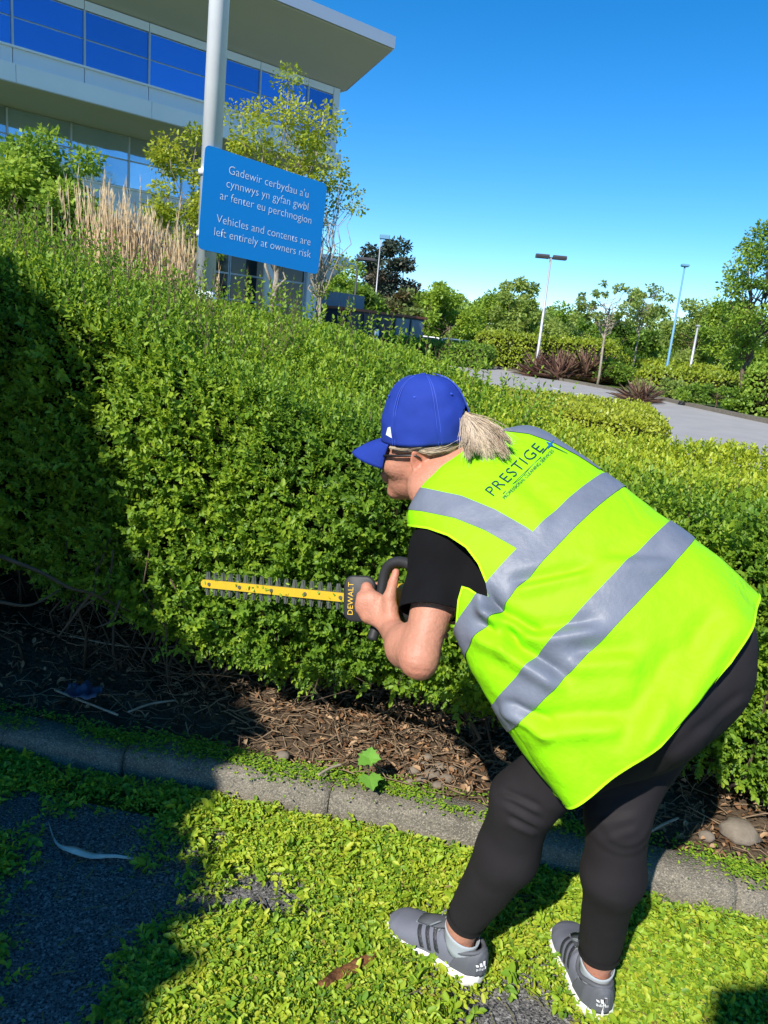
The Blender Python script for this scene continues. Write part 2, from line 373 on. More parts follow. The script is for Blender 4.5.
for pts, r in (([at(0, 556, 2.25), at(40, 572, 2.28), at(70, 588, 2.32), at(92, 594, 2.4), at(130, 612, 2.6)], .007),
               ([at(92, 592, 2.4), at(75, 615, 2.45), at(58, 637, 2.5)], .006), ([at(0, 602, 2.4), at(30, 605, 2.4), at(60, 590, 2.45)], .006),
               ([at(120, 600, 2.5), at(112, 620, 2.5), at(95, 628, 2.5)], .005)):
    tube('branch', catmull(pts), [r*(1-.5*k/(6*(len(pts)-1))) for k in range(6*(len(pts)-1)+1)], m_twig, hedge, 6)

# ================================================================ LEAF LITTER, CLIPPINGS
def scatter_flat(n, sr, nr, zf, L, W, tilt, g=rng):
    s = g.uniform(*sr, n); d = g.uniform(*nr, n); P = kpa(s, d, zf(s, d))
    th = g.uniform(0, 2*math.pi, n); D = np.stack([np.cos(th), np.sin(th), g.normal(size=n)*tilt], -1)
    N = np.stack([g.normal(size=n)*tilt, g.normal(size=n)*tilt, np.ones(n)], -1)
    return s, d, P, D, N
s, d, P, D, N = scatter_flat(9000, (-2.2, 2.2), (.14, .95), lambda s, d: soil_z(s, d)+rng.uniform(.0, .022, 9000), 0, 0, .5)
w = np.exp(-((s-.15)/.36)**2)*1.1+np.exp(-((s-1.35)/.35)**2)*.5+.22
keep = rng.uniform(0, 1, 9000) < w; P, D, N = P[keep], D[keep], N[keep]
tag(leaf_obj('leaf_litter', P, D, N, rng.uniform(.010, .042, len(P)), rng.uniform(.006, .020, len(P)), rng.beta(1.3, 1.8, len(P)), m_litter, fold=.3), 'dry brown dead leaves lying on the soil under the hedge', 'dead leaves', kind='stuff')
mb = MB()
for i in range(1500):
    s = rng.normal(.15, .8); n0 = rng.uniform(.14, .8); a = np.array(kp(s, n0, 0)); a[2] = soil_z(np.array([s]), np.array([n0]))[0]+.012
    th = rng.uniform(0, 6.28); l = rng.uniform(.03, .17); b = a+np.array([math.cos(th)*l, math.sin(th)*l*.7, rng.normal()*.02+.01])
    mb.tube(stem_path(a, b, .012, 4), rng.uniform(.0008, .0026), 4)
tag(mb.build('fallen_twigs', mat('dry_twig', (.30, .21, .13), .9, .1, noise=(30, (.16, .11, .07), .2)), None, True), 'thin dry twigs strewn over the soil under the hedge', 'twigs', kind='stuff')

def clip_density(P):
    """how thickly the cuttings lie: thick to the right and along the kerb, bare in the corner"""
    x, y = P[:, 0], P[:, 1]; kn = (P[:, :2]-K0)@KN
    edge = (x+.52)*.93-(y-1.3)*.30          # bare patch at the lower left
    a = np.clip(.5+edge*2.4, .26, 1)
    a = np.maximum(a, np.clip(1-(-kn-.0)/.42, 0, 1)*.85)
    q = np.stack([x, y, y*0], -1)
    hole = vnoise(q*4.2, 31)*.5+vnoise(q*11, 32)*.35
    bare = np.exp(-(((x-.42)/.16)**2+((y-1.40)/.10)**2))*1.3+np.exp(-(((x+.16)/.16)**2+((y-1.70)/.09)**2))*.8+np.exp(-(((x-.95)/.12)**2+((y-1.78)/.06)**2))*.5
    return np.clip(a*1.25+hole*1.25-bare-.20, 0, 1)
# single leaves lying flat
n = 190000; s, d, P, D, N = scatter_flat(n, (-1.6, 1.6), (-1.0, -.005), lambda s, d: rng.uniform(.003, .012, n), 0, 0, .35)
dn = clip_density(P); keep = rng.uniform(0, 1, n) < dn**1.4; P, D, N, dn = P[keep], D[keep], N[keep], dn[keep]
P[:, 2] += rng.uniform(0, .022, len(P))*dn
sz_ = None; rv = .50+vnoise(P*np.array([3, 3, 0]), 41)*.20+vnoise(P*np.array([9, 9, 0]), 42)*.10+rng.normal(size=len(P))*.21; rv = np.where(rng.uniform(0, 1, len(P)) < .03, rng.uniform(.85, 1.0, len(P)), np.clip(rv, 0, .8))
sz = np.clip(np.exp(rng.normal(size=len(P))*.36), .45, 2.1)
tag(leaf_obj('hedge_clippings', P, D, N, .0112*sz, .0060*sz, rv, m_clip, fold=.2), 'fresh yellow green hedge clippings strewn thickly over the pavement', 'clippings', kind='stuff')
# cut sprigs
n = 10500; s = rng.uniform(-1.6, 1.6, n); d = rng.uniform(-1.0, -.02, n); B = kpa(s, d, rng.uniform(.008, .03, n)); dn = clip_density(B)
B = B[rng.uniform(0, 1, n) < dn]; n = len(B); th = rng.uniform(0, 6.28, n)
A = np.stack([np.cos(th), np.sin(th), rng.uniform(-.1, .45, n)], -1)
P, D, N, idx, k = sprigs(B, A, UP, 3, .011, .02, .012, jit=.3); P[:, 2] = np.maximum(P[:, 2], .004); D[:, 2] = np.clip(D[:, 2], -.15, .9)
rv = np.clip((.45+rng.normal(size=n)*.13)[idx]+rng.normal(size=len(P))*.08+k*.1, 0, .78); sz = rng.uniform(.75, 1.2, len(P))*np.exp(rng.normal(size=n)*.3)[idx]
tag(leaf_obj('cut_sprigs', P, D, N, .0148*sz, .0080*sz, rv, m_clip), 'small cut leafy sprigs piled among the loose clippings', 'clippings', kind='stuff')
mb = MB()
for i in range(420):
    p = kp(rng.uniform(-1.5, 1.5), rng.uniform(-.95, -.03), .012+rng.uniform(0, .012)); th = rng.uniform(0, 6.28); l = rng.uniform(.02, .075); q = p+V(math.cos(th)*l, math.sin(th)*l, rng.normal()*.006)
    mb.tube([p, (p+q)/2+V(rng.normal()*.004, rng.normal()*.004, .003), q], rng.uniform(.0007, .0018), 4)
tag(mb.build('cut_stems', mat('cut_stem', (.22, .17, .07), .8, .2, noise=(40, (.12, .14, .04), .2)), None), 'thin cut stems scattered among the clippings on the pavement', 'cut stems', kind='stuff')
# a ragged green line of cuttings and moss along the back of the kerb top
n = 24000; s = rng.uniform(-2, 2, n); d = .100+rng.normal(size=n)*.034+vnoise(np.stack([s*4, s*0, s*0], -1), 52)*.02; keep = (vnoise(np.stack([s*5, d*20, s*0], -1), 51)+.30 > rng.uniform(-.5, .8, n)) & (d < .19)
s, d = s[keep], d[keep]; n = len(s); P = kpa(s, d, .078+rng.uniform(0, .022, n)); th = rng.uniform(0, 6.28, n)
D = np.stack([np.cos(th), np.sin(th), rng.uniform(-.1, .6, n)], -1)
tag(leaf_obj('kerb_moss', P, D, np.tile(UP, (n, 1)), rng.uniform(.008, .016, n), rng.uniform(.004, .009, n), rng.uniform(.05, .6, n), m_clip), 'ragged green growth and cuttings along the back of the kerb', 'moss', kind='stuff')

# ================================================================ TREES
def limb(mb, a, b, r0, r1, wob, g, n=6, sides=6):
    p = stem_path(a, b, wob, n, g); mb.tube(p, np.linspace(r0, r1, n), sides); return p
def make_tree(name, base, height, crown, nl, leaf, m_leaf, m_bk, label, cat='tree', group=None, seed=0, tr=.12, rmean=.5, clusters=40, cl_r=.22, lean=(0, 0), gap=0, simple=True, limbs=9, trunk_frac=.45):
    """crown: list of (cx, cy, cz, rx, ry, rz) ellipsoids in metres relative to the base"""
    g = np.random.default_rng(seed); base = np.array(base, float)
    t = empty(name, base, label, cat, group); mb = MB()
    top = base+np.array([lean[0], lean[1], height*trunk_frac])
    limb(mb, base-np.array([0, 0, .1]), top, tr, tr*.6, tr*.5, g, 7, 8)
    cen = []; wts = np.array([c[3]*c[4]*c[5] for c in crown]); wts = wts/wts.sum()
    for c, w in zip(crown, wts):
        m = max(3, int(round(clusters*w))); u = rand_unit(m, g)*(g.uniform(.25, 1, (m, 1))**.45)
        cen.append(base+np.array(c[:3])+u*np.array(c[3:]))
    cen = np.concatenate(cen)
    order = g.permutation(len(cen))
    for i in order[:limbs]:
        st = base+np.array([lean[0], lean[1], height*trunk_frac])*g.uniform(.55, 1)
        p = limb(mb, st, cen[i], tr*.42, tr*.1, .022*height, g, 7, 5)
        for j in range(2):
            k = order[g.integers(len(order))]
            if np.linalg.norm(cen[k]-p[3]) < height*.4: limb(mb, p[3], cen[k], tr*.2, tr*.06, .016*height, g, 5, 4)
    mb.build('trunk', m_bk, t, True)
    per = nl//len(cen); idx = np.repeat(np.arange(len(cen)), per); size = g.uniform(.6, 1.3, len(cen))*cl_r*height
    off = rand_unit(len(idx), g)*(g.uniform(0, 1, (len(idx), 1))**.5)*size[idx][:, None]*np.array([1, 1, .7])
    P = cen[idx]+off; D = unit(off)+rand_unit(len(idx), g)*.9+np.array([0, 0, -.2]); N = np.array([0, 0, 1.0])+rand_unit(len(idx), g)*.8
    sz = g.uniform(.6, 1.3, len(idx)); rnd = rmean+g.normal(size=len(cen))[idx]*.14+g.normal(size=len(idx))*.12
    leaf_obj('crown', P, D, N, leaf*sz, leaf*.62*sz, rnd, m_leaf, t, simple=simple, kind=None)
    return t
m_lf_mid = leafmat('leaf_mid_green', [(.06, .12, .016), (.14, .25, .028), (.25, .38, .038), (.36, .46, .055)], .55, .42)
m_lf_yel = leafmat('leaf_yellow_green', [(.12, .18, .016), (.22, .30, .022), (.34, .40, .028), (.46, .47, .04)], .5, .42)
m_lf_pine = leafmat('needles_dark', [(.018, .035, .02), (.035, .06, .035), (.07, .08, .05), (.13, .09, .06)], .6, .1)
m_lf_birch = leafmat('leaf_birch', [(.14, .20, .04), (.22, .31, .06), (.32, .41, .09), (.40, .47, .11)], .55, .45)
m_lf_red = leafmat('leaf_reddish', [(.09, .05, .03), (.14, .09, .04), (.13, .15, .05), (.16, .22, .05)], .5, .3)

# the tree beside the photographer whose shade lies over the left of the bed
SD = np.array(SUN_DIR); E1 = unit(np.array([-SD[1], SD[0], 0])); E2 = np.cross(SD, E1); E2 = E2*np.sign(E2[2])
c = E1*-2.95+E2*.35+SD*3.2; SH = [(-2.95, .35, 1.60), (-3.3, 1.2, 1.25), (-2.75, 1.62, .55), (-1.75, .55, .50), (-1.95, 1.02, .42), (-3.0, .6, 1.1), (-2.3, 1.45, .45), (-1.6, .2, .45), (-3.0, 1.75, .65), (-2.55, 1.95, .30), (-3.4, 1.9, .6), (-2.4, .9, .7), (-1.38, .50, .26), (-1.52, .95, .26), (-1.32, .15, .30)]
make_tree('shade_tree', (c[0], c[1], 0), c[2]+1.6, [(*(E1*(a+2.95)+E2*(b-.35)+np.array([0, 0, c[2]])), r, r, r) for a, b, r in SH], 150000, .13, m_lf_mid, m_bark, 'leafy tree just left of the view, shading the left of the bed', seed=3, tr=.11, clusters=420, cl_r=.055, limbs=14)
make_tree('shade_tree', (-4.7, .9, 0), 4.6, [(0, 0, 3.0, 1.6, 1.6, 1.5)], 45000, .13, m_lf_mid, m_bark, 'second leafy tree further left of the view, beyond the first one', seed=5, tr=.10, clusters=150, cl_r=.07, limbs=12)  # extra unseen tree, added to block skylight from the left
# ================================================================ OFFICE BUILDING
BA = R(41); BU = V(math.cos(BA), math.sin(BA), 0); BN = V(math.sin(BA), -math.cos(BA), 0); BP = V(-3.442, 34.16, 0); BZ = V(0, 0, 1)
def bp(a, out, z): return BP+BU*a+BN*out+BZ*z
m_panel = mat('grey_cladding', (.78, .80, .86), .5, .4, metal=.0, noise=(.6, (.74, .76, .82), .3))
m_white = mat('white_cladding', (.92, .91, .93), .55, .4, noise=(.8, (.84, .83, .85), .3))
m_soffit = mat('grey_soffit', (.55, .53, .50), .8, .2, noise=(.5, (.50, .485, .46), .3))
m_fascia = mat('roof_edge_metal', (.55, .56, .58), .35, .5, metal=.6)
m_mull = mat('window_frame', (.45, .50, .58), .4, .5, metal=.3)
m_glass = mat('blue_office_glass', (.10, .26, .62), .04, .8, metal=.85, noise=(.15, (.13, .30, .66), .4))
m_glass2 = mat('pale_office_glass', (.42, .58, .78), .04, .8, metal=.8, noise=(.35, (.62, .72, .85), .18))
m_glass_dk = mat('dark_glass', (.02, .03, .035), .05, .6)
for _m in (m_glass, m_glass2):
    nt = _m.node_tree; b = nt.nodes['Principled BSDF']; src = b.inputs['Base Color'].links[0].from_socket
    oi = nt.nodes.new('ShaderNodeObjectInfo'); mr = nt.nodes.new('ShaderNodeMapRange'); mr.inputs[3].default_value = .72; mr.inputs[4].default_value = 1.15
    h_ = nt.nodes.new('ShaderNodeHueSaturation'); nt.links.new(oi.outputs['Random'], mr.inputs[0]); nt.links.new(mr.outputs[0], h_.inputs['Value']); nt.links.new(src, h_.inputs['Color']); nt.links.new(h_.outputs[0], b.inputs['Base Color'])
    t_ = nt.nodes.new('ShaderNodeTexNoise'); t_.inputs['Scale'].default_value = .9; bu = nt.nodes.new('ShaderNodeBump'); bu.inputs['Strength'].default_value = .06; bu.inputs['Distance'].default_value = .1
    nt.links.new(t_.outputs[0], bu.inputs['Height']); nt.links.new(bu.outputs[0], b.inputs['Normal'])
bld = empty('office_building', bp(-8, -6, 0), 'modern office block with blue glass bands and deep overhanging roof', 'building')
AX = (BU, BN, BZ)
def bbox(name, a0, a1, o0, o1, z0, z1, m, parent=bld): return box(name, bp((a0+a1)/2, (o0+o1)/2, (z0+z1)/2), (a1-a0, o1-o0, z1-z0), m, parent, AX)
A0 = -26
bbox('wall', A0, -.05, -14, -.12, 7.99, 11.05, m_panel); bbox('wall', A0, 1.6, -14, -3.32, .0, 7.92, m_panel)
# roof slab with the upswept soffit
mb = MB(); prof = [(-14.2, 11.05), (-.02, 11.03), (2.8, 12.0), (2.85, 12.05), (2.85, 12.32), (2.75, 12.36), (-14.2, 12.36)]
mb.loft([[bp(a, o, z) for o, z in prof] for a in (A0, .25)]); roof = mb.build('roof', m_soffit, bld)
bbox('roof_edge', A0, .30, 2.853, 2.93, 12.03, 12.45, m_fascia, roof)
mb = MB(); mb.loft([[bp(.252, o, z) for o, z in prof], [bp(.31, o, z) for o, z in prof]]); mb.build('roof_edge', m_fascia, roof)
# upper storey: panels, two rows of panes in each bay, white ledge
bays = [-12.59+2.2*i for i in range(-6, 6)]
for i, a in enumerate(bays):
    a1 = min(a+2.2, -.35) if i < len(bays)-1 else -.35
    if a1-a < .3: continue
    bbox('panel', a+.012, a1-.012, -.11, .0, 10.73, 11.0, m_panel); bbox('panel', a+.012, a1-.012, -.11, .0, 8.5, 9.02, m_panel)
    w = bbox('window', a+.02, a1-.02, -.115, -.06, 9.04, 10.71, m_mull)
    bbox('pane', a+.05, a1-.03, -.055, -.03, 9.90, 10.68, m_glass, w); bbox('pane', a+.05, a1-.03, -.055, -.03, 9.09, 9.85, m_glass, w)
    bbox('mullion', a-.03, a+.03, -.05, .05, 9.03, 10.72, m_mull)
bbox('corner_panel', -.34, -.04, -.11, .01, 7.99, 11.0, m_panel)
bbox('sill', A0, -.34, -.05, .09, 9.0, 9.06, m_white)
[bbox('ledge', a+.015, min(a+4.4, .05), -.10, .30, 7.96, 8.49, m_white) for a in np.arange(-25.79, 0, 4.4)]
bbox('soffit', A0, .0, -3.3, .28, 7.93, 7.957, m_soffit)
# first storey, set back
lo = [-12.0+2.2*i for i in range(-6, 7)]
for i, a in enumerate(lo):
    a1 = a+2.2
    if a1 > 1.5: a1 = 1.5
    if a1-a < .3: continue
    bbox('panel', a+.012, a1-.012, -3.31, -3.2, 5.45, 5.98, m_panel)
    w = bbox('window', a+.02, a1-.02, -3.31, -3.25, 6.0, 7.92, m_mull)
    bbox('pane', a+.05, a1-.03, -3.245, -3.22, 7.06, 7.88, m_glass2, w); bbox('pane', a+.05, a1-.03, -3.245, -3.22, 6.06, 7.0, m_glass2, w)
    bbox('mullion', a-.03, a+.03, -3.24, -3.16, 6.0, 7.9, m_mull)
bbox('sill', A0, 1.5, -3.24, -3.12, 5.97, 6.03, m_white)
[bbox('ledge', a+.015, min(a+4.4, 1.7), -3.3, -2.9, 4.78, 5.44, m_white) for a in np.arange(-25.2, 1.6, 4.4)]; bbox('soffit', A0, 1.6, -3.6, -2.92, 4.745, 4.777, m_soffit)
# ground floor
for i in range(9):
    a = -17.0+2.0*i; w = bbox('window', a, a+1.96, -3.31, -3.22, .5, 4.6, m_mull)
    for z0, z1 in ((.6, 2.2), (2.28, 3.3), (3.38, 4.5)): bbox('pane', a+.06, a+1.9, -3.215, -3.19, z0, z1, m_glass_dk, w)
bbox('end_panel', 1.05, 1.62, -3.31, -3.1, 0, 4.74, m_panel)
for a in (-1.49,): tube('column', [bp(a, -2.4, -.1), bp(a, -2.4, 7.93)], .26, m_panel, bld, 20)
# small canopy at the corner with two white cameras under it
cn = bbox('canopy', 1.3, 2.9, -3.4, -2.4, 4.25, 4.74, m_white)
mb = MB(); mb.loft([[bp(a, -2.45, z) for a, z in ((1.3, 3.3), (1.32, 4.24), (2.75, 4.24))], [bp(a, -3.3, z) for a, z in ((1.3, 3.3), (1.32, 4.24), (2.75, 4.24))]]); mb.build('bracket', m_soffit, bld)
for a in (2.55, 2.9): tube('camera', [bp(a, -2.35, 4.45), bp(a+.1, -2.0, 4.38)], [.09, .11], m_white, bld, 10)

# ================================================================ SIGN ON ITS POLE
m_pole = mat('galvanised_pole', (.84, .85, .86), .42, .5, metal=.0, noise=(3, (.74, .75, .77), .25))
m_sign = mat('sign_blue', (.003, .235, .66), .5, .3, noise=(2, (.004, .245, .68), .3)); m_signw = mat('sign_white', (.75, .82, .88), .5, .4)
SA = R(45); SU0 = V(math.cos(SA), math.sin(SA), 0); SNv = V(math.sin(SA), -math.cos(SA), 0)
SP = at(205, 200, 5.6); SP.z = 0
tilt = R(-2.6); SU = SU0*math.cos(tilt)+BZ*math.sin(tilt); SV = -SU0*math.sin(tilt)+BZ*math.cos(tilt)
scn = SP+SU0*.553+V(0, 0, 2.312)
pole = empty('lamp_column', SP-SNv*.085+SU0*.075, 'tall pale grey lamp column carrying the blue notice', 'lamp post')
pc = SP-SNv*.085+SU0*.075
tube('shaft', [pc+V(0, 0, 1.62), pc+V(.10, .03, 9)], [.076, .064], m_pole, pole, 24)
tube('base_sleeve', [pc+V(0, 0, 0), pc+V(0, 0, 1.60), pc+V(0, 0, 1.68)], [.094, .094, .074], m_signw, pole, 24)
sg = empty('notice_sign', scn, 'blue notice in two languages about vehicles, fixed to lamp column', 'sign')
def round_rect(w, h, r, n=6):
    o = []
    for cx, cy, a0 in ((w/2-r, h/2-r, 0), (-w/2+r, h/2-r, 90), (-w/2+r, -h/2+r, 180), (w/2-r, -h/2+r, 270)):
        for k in range(n+1): a = R(a0+90*k/n); o.append((cx+r*math.cos(a), cy+r*math.sin(a)))
    return o
rr = round_rect(1.165, .735, .04)
MB().loft([[scn+SU*x+SV*y-SNv*.004 for x, y in rr], [scn+SU*x+SV*y for x, y in rr]]).build('panel', m_sign, sg)
def text_mesh(body, size, spacing=1.0, align='CENTER', weight=0.0):
    c = bpy.data.curves.new('t', 'FONT'); c.body = body; c.size = size; c.space_character = spacing; c.align_x = align; c.resolution_u = 3; c.offset = weight
    o = bpy.data.objects.new('t', c); COL.objects.link(o); bpy.context.view_layer.update()
    me = bpy.data.meshes.new_from_object(o.evaluated_get(bpy.context.evaluated_depsgraph_get()))
    bpy.data.objects.remove(o); return me
def text_on(name, body, size, org, U, Vv, Nn, m, parent, lift=.002, **kw):
    me = text_mesh(body, size, **kw); me.name = name
    for v in me.vertices: x, y = v.co.x, v.co.y; v.co = org+U*x+Vv*y+Nn*lift
    me.materials.append(m); o = link(name, me, parent); return o
for i, (t, y) in enumerate((("Gadewir cerbydau a'u", .215), ("cynnwys yn gyfan gwbl", .118), ("ar fenter eu perchnogion", .021), ("Vehicles and contents are", -.150), ("left entirely at owners risk", -.247))):
    wid = lambda b_: max(v.co.x for v in text_mesh(b_, .088, align='LEFT', weight=-.0012).vertices)
    full = wid(t); done = ''
    for wd in t.split(' '):
        done = (done+' '+wd).strip(); x0 = wid(done)-wid(wd)-full/2
        text_on('word', wd, .088, scn+SV*y+SU*(.01+x0), SU, SV, SNv, m_signw, sg, align='LEFT', weight=-.0012)
for dz in (.22, -.22): tube('clamp', [pc+V(0, 0, 2.31+dz-.02), pc+V(0, 0, 2.31+dz+.02)], .078, m_pole, sg, 20)

# ================================================================ ROAD, VERGES AND THE CAR PARK
def strip(name, L, Rr, z, m, label):
    v = []; f = []
    for a, b in zip(L, Rr): v += [(a[0], a[1], z), (b[0], b[1], z)]
    for i in range(len(L)-1): f.append((2*i, 2*i+1, 2*i+3, 2*i+2))
    return tag(mesh(name, v, f, m), label, kind='structure')
re = [(12.6, 2), (11.6, 9), (10.95, 15), (10.4, 21), (9.6, 28), (8.4, 34), (6.7, 40), (4.6, 49), (2, 60), (-6, 72)]
le = [(6.2, 2), (5.2, 9), (4.6, 15), (4.0, 21), (3.0, 28), (1.8, 34), (.2, 39), (-3, 46), (-9, 52), (-18, 60)]
strip('road', le, re, .0, m_road, 'pale grey service road curving past the hedges')
def kerb_line(pts, name, label):
    k = empty(name, (pts[0][0], pts[0][1], 0), label, kind='structure')
    for p, q in zip(pts[:-1], pts[1:]):
        p = Vector((*p, 0)); q = Vector((*q, 0)); d = (q-p); L = d.length; d.normalize(); nn = max(1, int(L/3))
        for i in range(nn):
            c = p+d*(L*(i+.5)/nn); box('kerb_stone', (c.x, c.y, .04), (L/nn-.01, .15, .16), m_kerb, k, (d, V(-d.y, d.x, 0), BZ))
kerb_line([(x+.08, y) for x, y in re], 'road_kerb', 'far kerb along the service road')
mb = MB()
for i in range(5):
    a = V(7.3-.42*i, 22+2.0*i, .006); mb.add([a, a+V(.1, 0, 0), a+V(-.08, 1.0, 0), a+V(-.18, 1.0, 0)], [(0, 1, 2, 3)])
tag(mb.build('lane_marking', m_signw), 'faint white dashes painted on the service road', kind='structure')

def hedge_block(label, poly_c, size, ang, nl, leaf, rmean, mleaf, group=None, seed=0, round_=.15, name='hedge', rough=.06):
    """a clipped block hedge: leafy shell round a dark core; size = (length, depth, height)"""
    g = np.random.default_rng(seed); c = np.array([*poly_c, 0.]); a = R(ang); ux = np.array([math.cos(a), math.sin(a), 0]); uy = np.array([-math.sin(a), math.cos(a), 0])
    t = empty(name, tuple(c), label, 'hedge', group); l, d, h = size
    A = np.array([l*d, l*h, l*h, d*h, d*h]); k = g.choice(5, nl, p=A/A.sum()); p = g.uniform(-.5, .5, nl); q = g.uniform(-.5, .5, nl)
    loc = np.zeros((nl, 3)); N = np.zeros((nl, 3))
    for i, (axis, sg) in enumerate(((2, 1), (1, -1), (1, 1), (0, -1), (0, 1))):
        m = k == i
        if axis == 2: loc[m] = np.stack([p[m]*l, q[m]*d, np.full(m.sum(), h)], -1); N[m, 2] = 1
        elif axis == 1: loc[m] = np.stack([p[m]*l, np.full(m.sum(), sg*d/2), (q[m]+.5)*h], -1); N[m, 1] = sg
        else: loc[m] = np.stack([np.full(m.sum(), sg*l/2), p[m]*d, (q[m]+.5)*h], -1); N[m, 0] = sg
    e = np.stack([np.abs(loc[:, 0])-(l/2-round_), np.abs(loc[:, 1])-(d/2-round_), loc[:, 2]-(h-round_)], -1).clip(0)
    ln = np.linalg.norm(e, axis=1); sc = np.where(ln > round_, round_/np.maximum(ln, 1e-6), 1)[:, None]
    sgn = np.stack([np.sign(loc[:, 0]), np.sign(loc[:, 1]), np.ones(nl)], -1); loc = loc-e*(1-sc)*sgn
    loc = loc+N*(vnoise(loc*(1.6/ max(h, .6)), seed)[:, None]*rough*h+g.exponential(.03, (nl, 1))*-1+g.normal(size=(nl, 1))*leaf*.5)
    W = lambda x: x[:, :1]*ux+x[:, 1:2]*uy+x[:, 2:]*np.array([0, 0, 1.])
    P = c+W(loc); D = W(N)*.6+rand_unit(nl, g)*.8+np.array([0, 0, .2]); NN = W(N)+rand_unit(nl, g)*.6+np.array([0, 0, .3])
    sz = g.uniform(.6, 1.3, nl); leaf_obj('foliage', P, D, NN, leaf*sz, leaf*.6*sz, rmean+g.normal(size=nl)*.15+vnoise(P*1.5, seed)*.15, mleaf, t, simple=True)
    ax = (Vector(ux), Vector(uy), BZ); in_ = .08+.03*h
    box('inner_twigs', (c[0], c[1], (h-in_)/2), (l-2*in_, d-2*in_, h-in_), m_hcore, t, ax, round_*.8)
    return t
m_lf_gold = leafmat('leaf_golden_hedge', [(.09, .15, .012), (.17, .25, .018), (.27, .34, .022), (.36, .40, .03)], .45, .3)
hedge_block('low golden clipped hedge behind the person in the vest', (.82, 6.9), (3.0, 2.2, 1.04), -14, 70000, .030, .95, m_lf_gold, 'clipped hedges', 5, .05, rough=.015)
hedge_block('long low green hedge left of the service road', (1.2, 43.5), (8, 2.2, 1.15), -22, 9000, .16, .42, m_lf_mid, 'clipped hedges', 6)
hedge_block('taller clipped hedge beyond the road, behind the red spiky plants', (8.9, 47), (8.2, 3, 2.0), -25, 11000, .17, .62, m_lf_gold, 'clipped hedges', 7, .3)
hedge_block('low rounded hedge right of the blue post', (14.0, 33), (7, 3, 1.0), -20, 7000, .15, .65, m_lf_gold, 'clipped hedges', 8, .4)
hedge_block('bushy green hedge at the right edge by the road', (14.2, 24.5), (5.5, 2.6, 1.55), -35, 9000, .13, .6, m_lf_mid, 'clipped hedges', 9, .4)
hedge_block('narrow golden hedge behind the small spiky plant', (13.0, 38.5), (6, 2, 1.25), -25, 6000, .15, .7, m_lf_gold, 'clipped hedges', 10, .3)

# ---- spiky reddish plants
m_spike = leafmat('bronze_blade', [(.10, .05, .045), (.20, .10, .075), (.26, .17, .10), (.32, .30, .14)], .5, .25)
def spiky(px, py, h, n, label, seed, rm=.4):
    g = np.random.default_rng(seed); b = gnd(px, py); t = empty('spiky_plant', b, label, 'plant', 'bronze spiky plants by the road')
    P = np.array(b)+g.normal(size=(n, 3))*np.array([.22, .22, 0])*h/1.5; el = g.uniform(.25, 1.45, n); az = g.uniform(0, 6.28, n)
    D = np.stack([np.cos(az)*np.cos(el), np.sin(az)*np.cos(el), np.sin(el)], -1); L = h*g.uniform(.65, 1.15, n)
    leaf_obj('blades', P, D, np.array([0, 0, 1.])+rand_unit(n, g)*.4, L, .055*h*g.uniform(.6, 1.2, n), rm+g.normal(size=n)*.2, m_spike, t, kind=None, fold=.3, droop=.22)
spiky(537, 377, 1.3, 150, 'leftmost bronze spiky plant beyond the road', 1); spiky(560, 380, 1.45, 190, 'large bronze spiky plant in the middle of the verge', 2); spiky(585, 382, 1.7, 210, 'tallest bronze spiky plant, right of the other two', 3, .45)
spiky(638, 402, .85, 150, 'single bronze spiky plant nearer the road, standing apart', 4, .5)
def bush(px, py, r, label, seed, m, rm=.5, h=None):
    b = gnd(px, py); h = h or r*1.2
    return make_tree('shrub', b, h*1.4, [(0, 0, h*.45, r, r, h*.5)], 5000, .12, m, m_twig, label, 'shrub', 'shrubs along the road verge', seed, tr=.03, rmean=rm, clusters=40, cl_r=.16)
bush(612, 385, 1.0, 'dark green rounded shrub right of the tall spiky plant', 11, m_lf_mid, .35)
bush(668, 398, 1.3, 'pale sprawling shrub behind the single spiky plant', 12, m_lf_birch, .5, .7)
bush(715, 408, 1.5, 'dark low shrub near the right hedge', 13, m_lf_mid, .35, .8)
bush(430, 352, 1.6, 'bright green round bush left of the parked cars', 14, m_lf_yel, .5, 2.0)

# ================================================================ TREES IN VIEW
def tree_px(px, ytop, depth, wpx, label, m, bark, nl, leaf, seed, rm=.5, low=.25, cl=45, clr=.10, tr=.12, lean=0, group='trees beyond the road', z0=0, **kw):
    """a tree standing at image column px, with its top at row ytop, at a given depth; width in pixels"""
    top = at(px, ytop, depth); b = V(top.x, top.y, z0); H = top.z-z0; r = wpx/2/FPX*depth*(1.22 if depth > 40 else 1.0); nl = int(nl*(1.9 if depth > 40 else 1.5)); clr = clr*(1.35 if depth > 40 else 1.1)
    return make_tree('tree', b, H, [(0, 0, H*(low+1)/2*.98, r, r, H*(1-low)/2)], nl, leaf, m, bark, label, 'tree', group, seed, tr=tr, rmean=rm, clusters=cl, cl_r=clr, lean=(lean, 0), **kw)
T = tree_px
T(44, 122, 15, 140, 'full green tree at the left in front of the office glass', m_lf_mid, m_bark, 26000, .11, 21, .62, .10, 90, .08, .09, group='trees by the office building')
T(-10, 150, 15.5, 80, 'green tree cut by the left edge of the picture', m_lf_mid, m_bark, 9000, .10, 22, .5, .15, 40, .08, .09, group='trees by the office building')
T(190, 128, 24, 90, 'yellow green young tree left of the lamp column', m_lf_yel, m_bark_pale, 6500, .12, 23, .55, .40, 36, .07, .08, group='trees by the office building', limbs=16)
T(288, 62, 23, 120, 'tall sparse yellow green tree rising behind the blue notice', m_lf_yel, m_bark_pale, 7500, .12, 24, .6, .40, 46, .055, .12, group='trees by the office building', limbs=26)
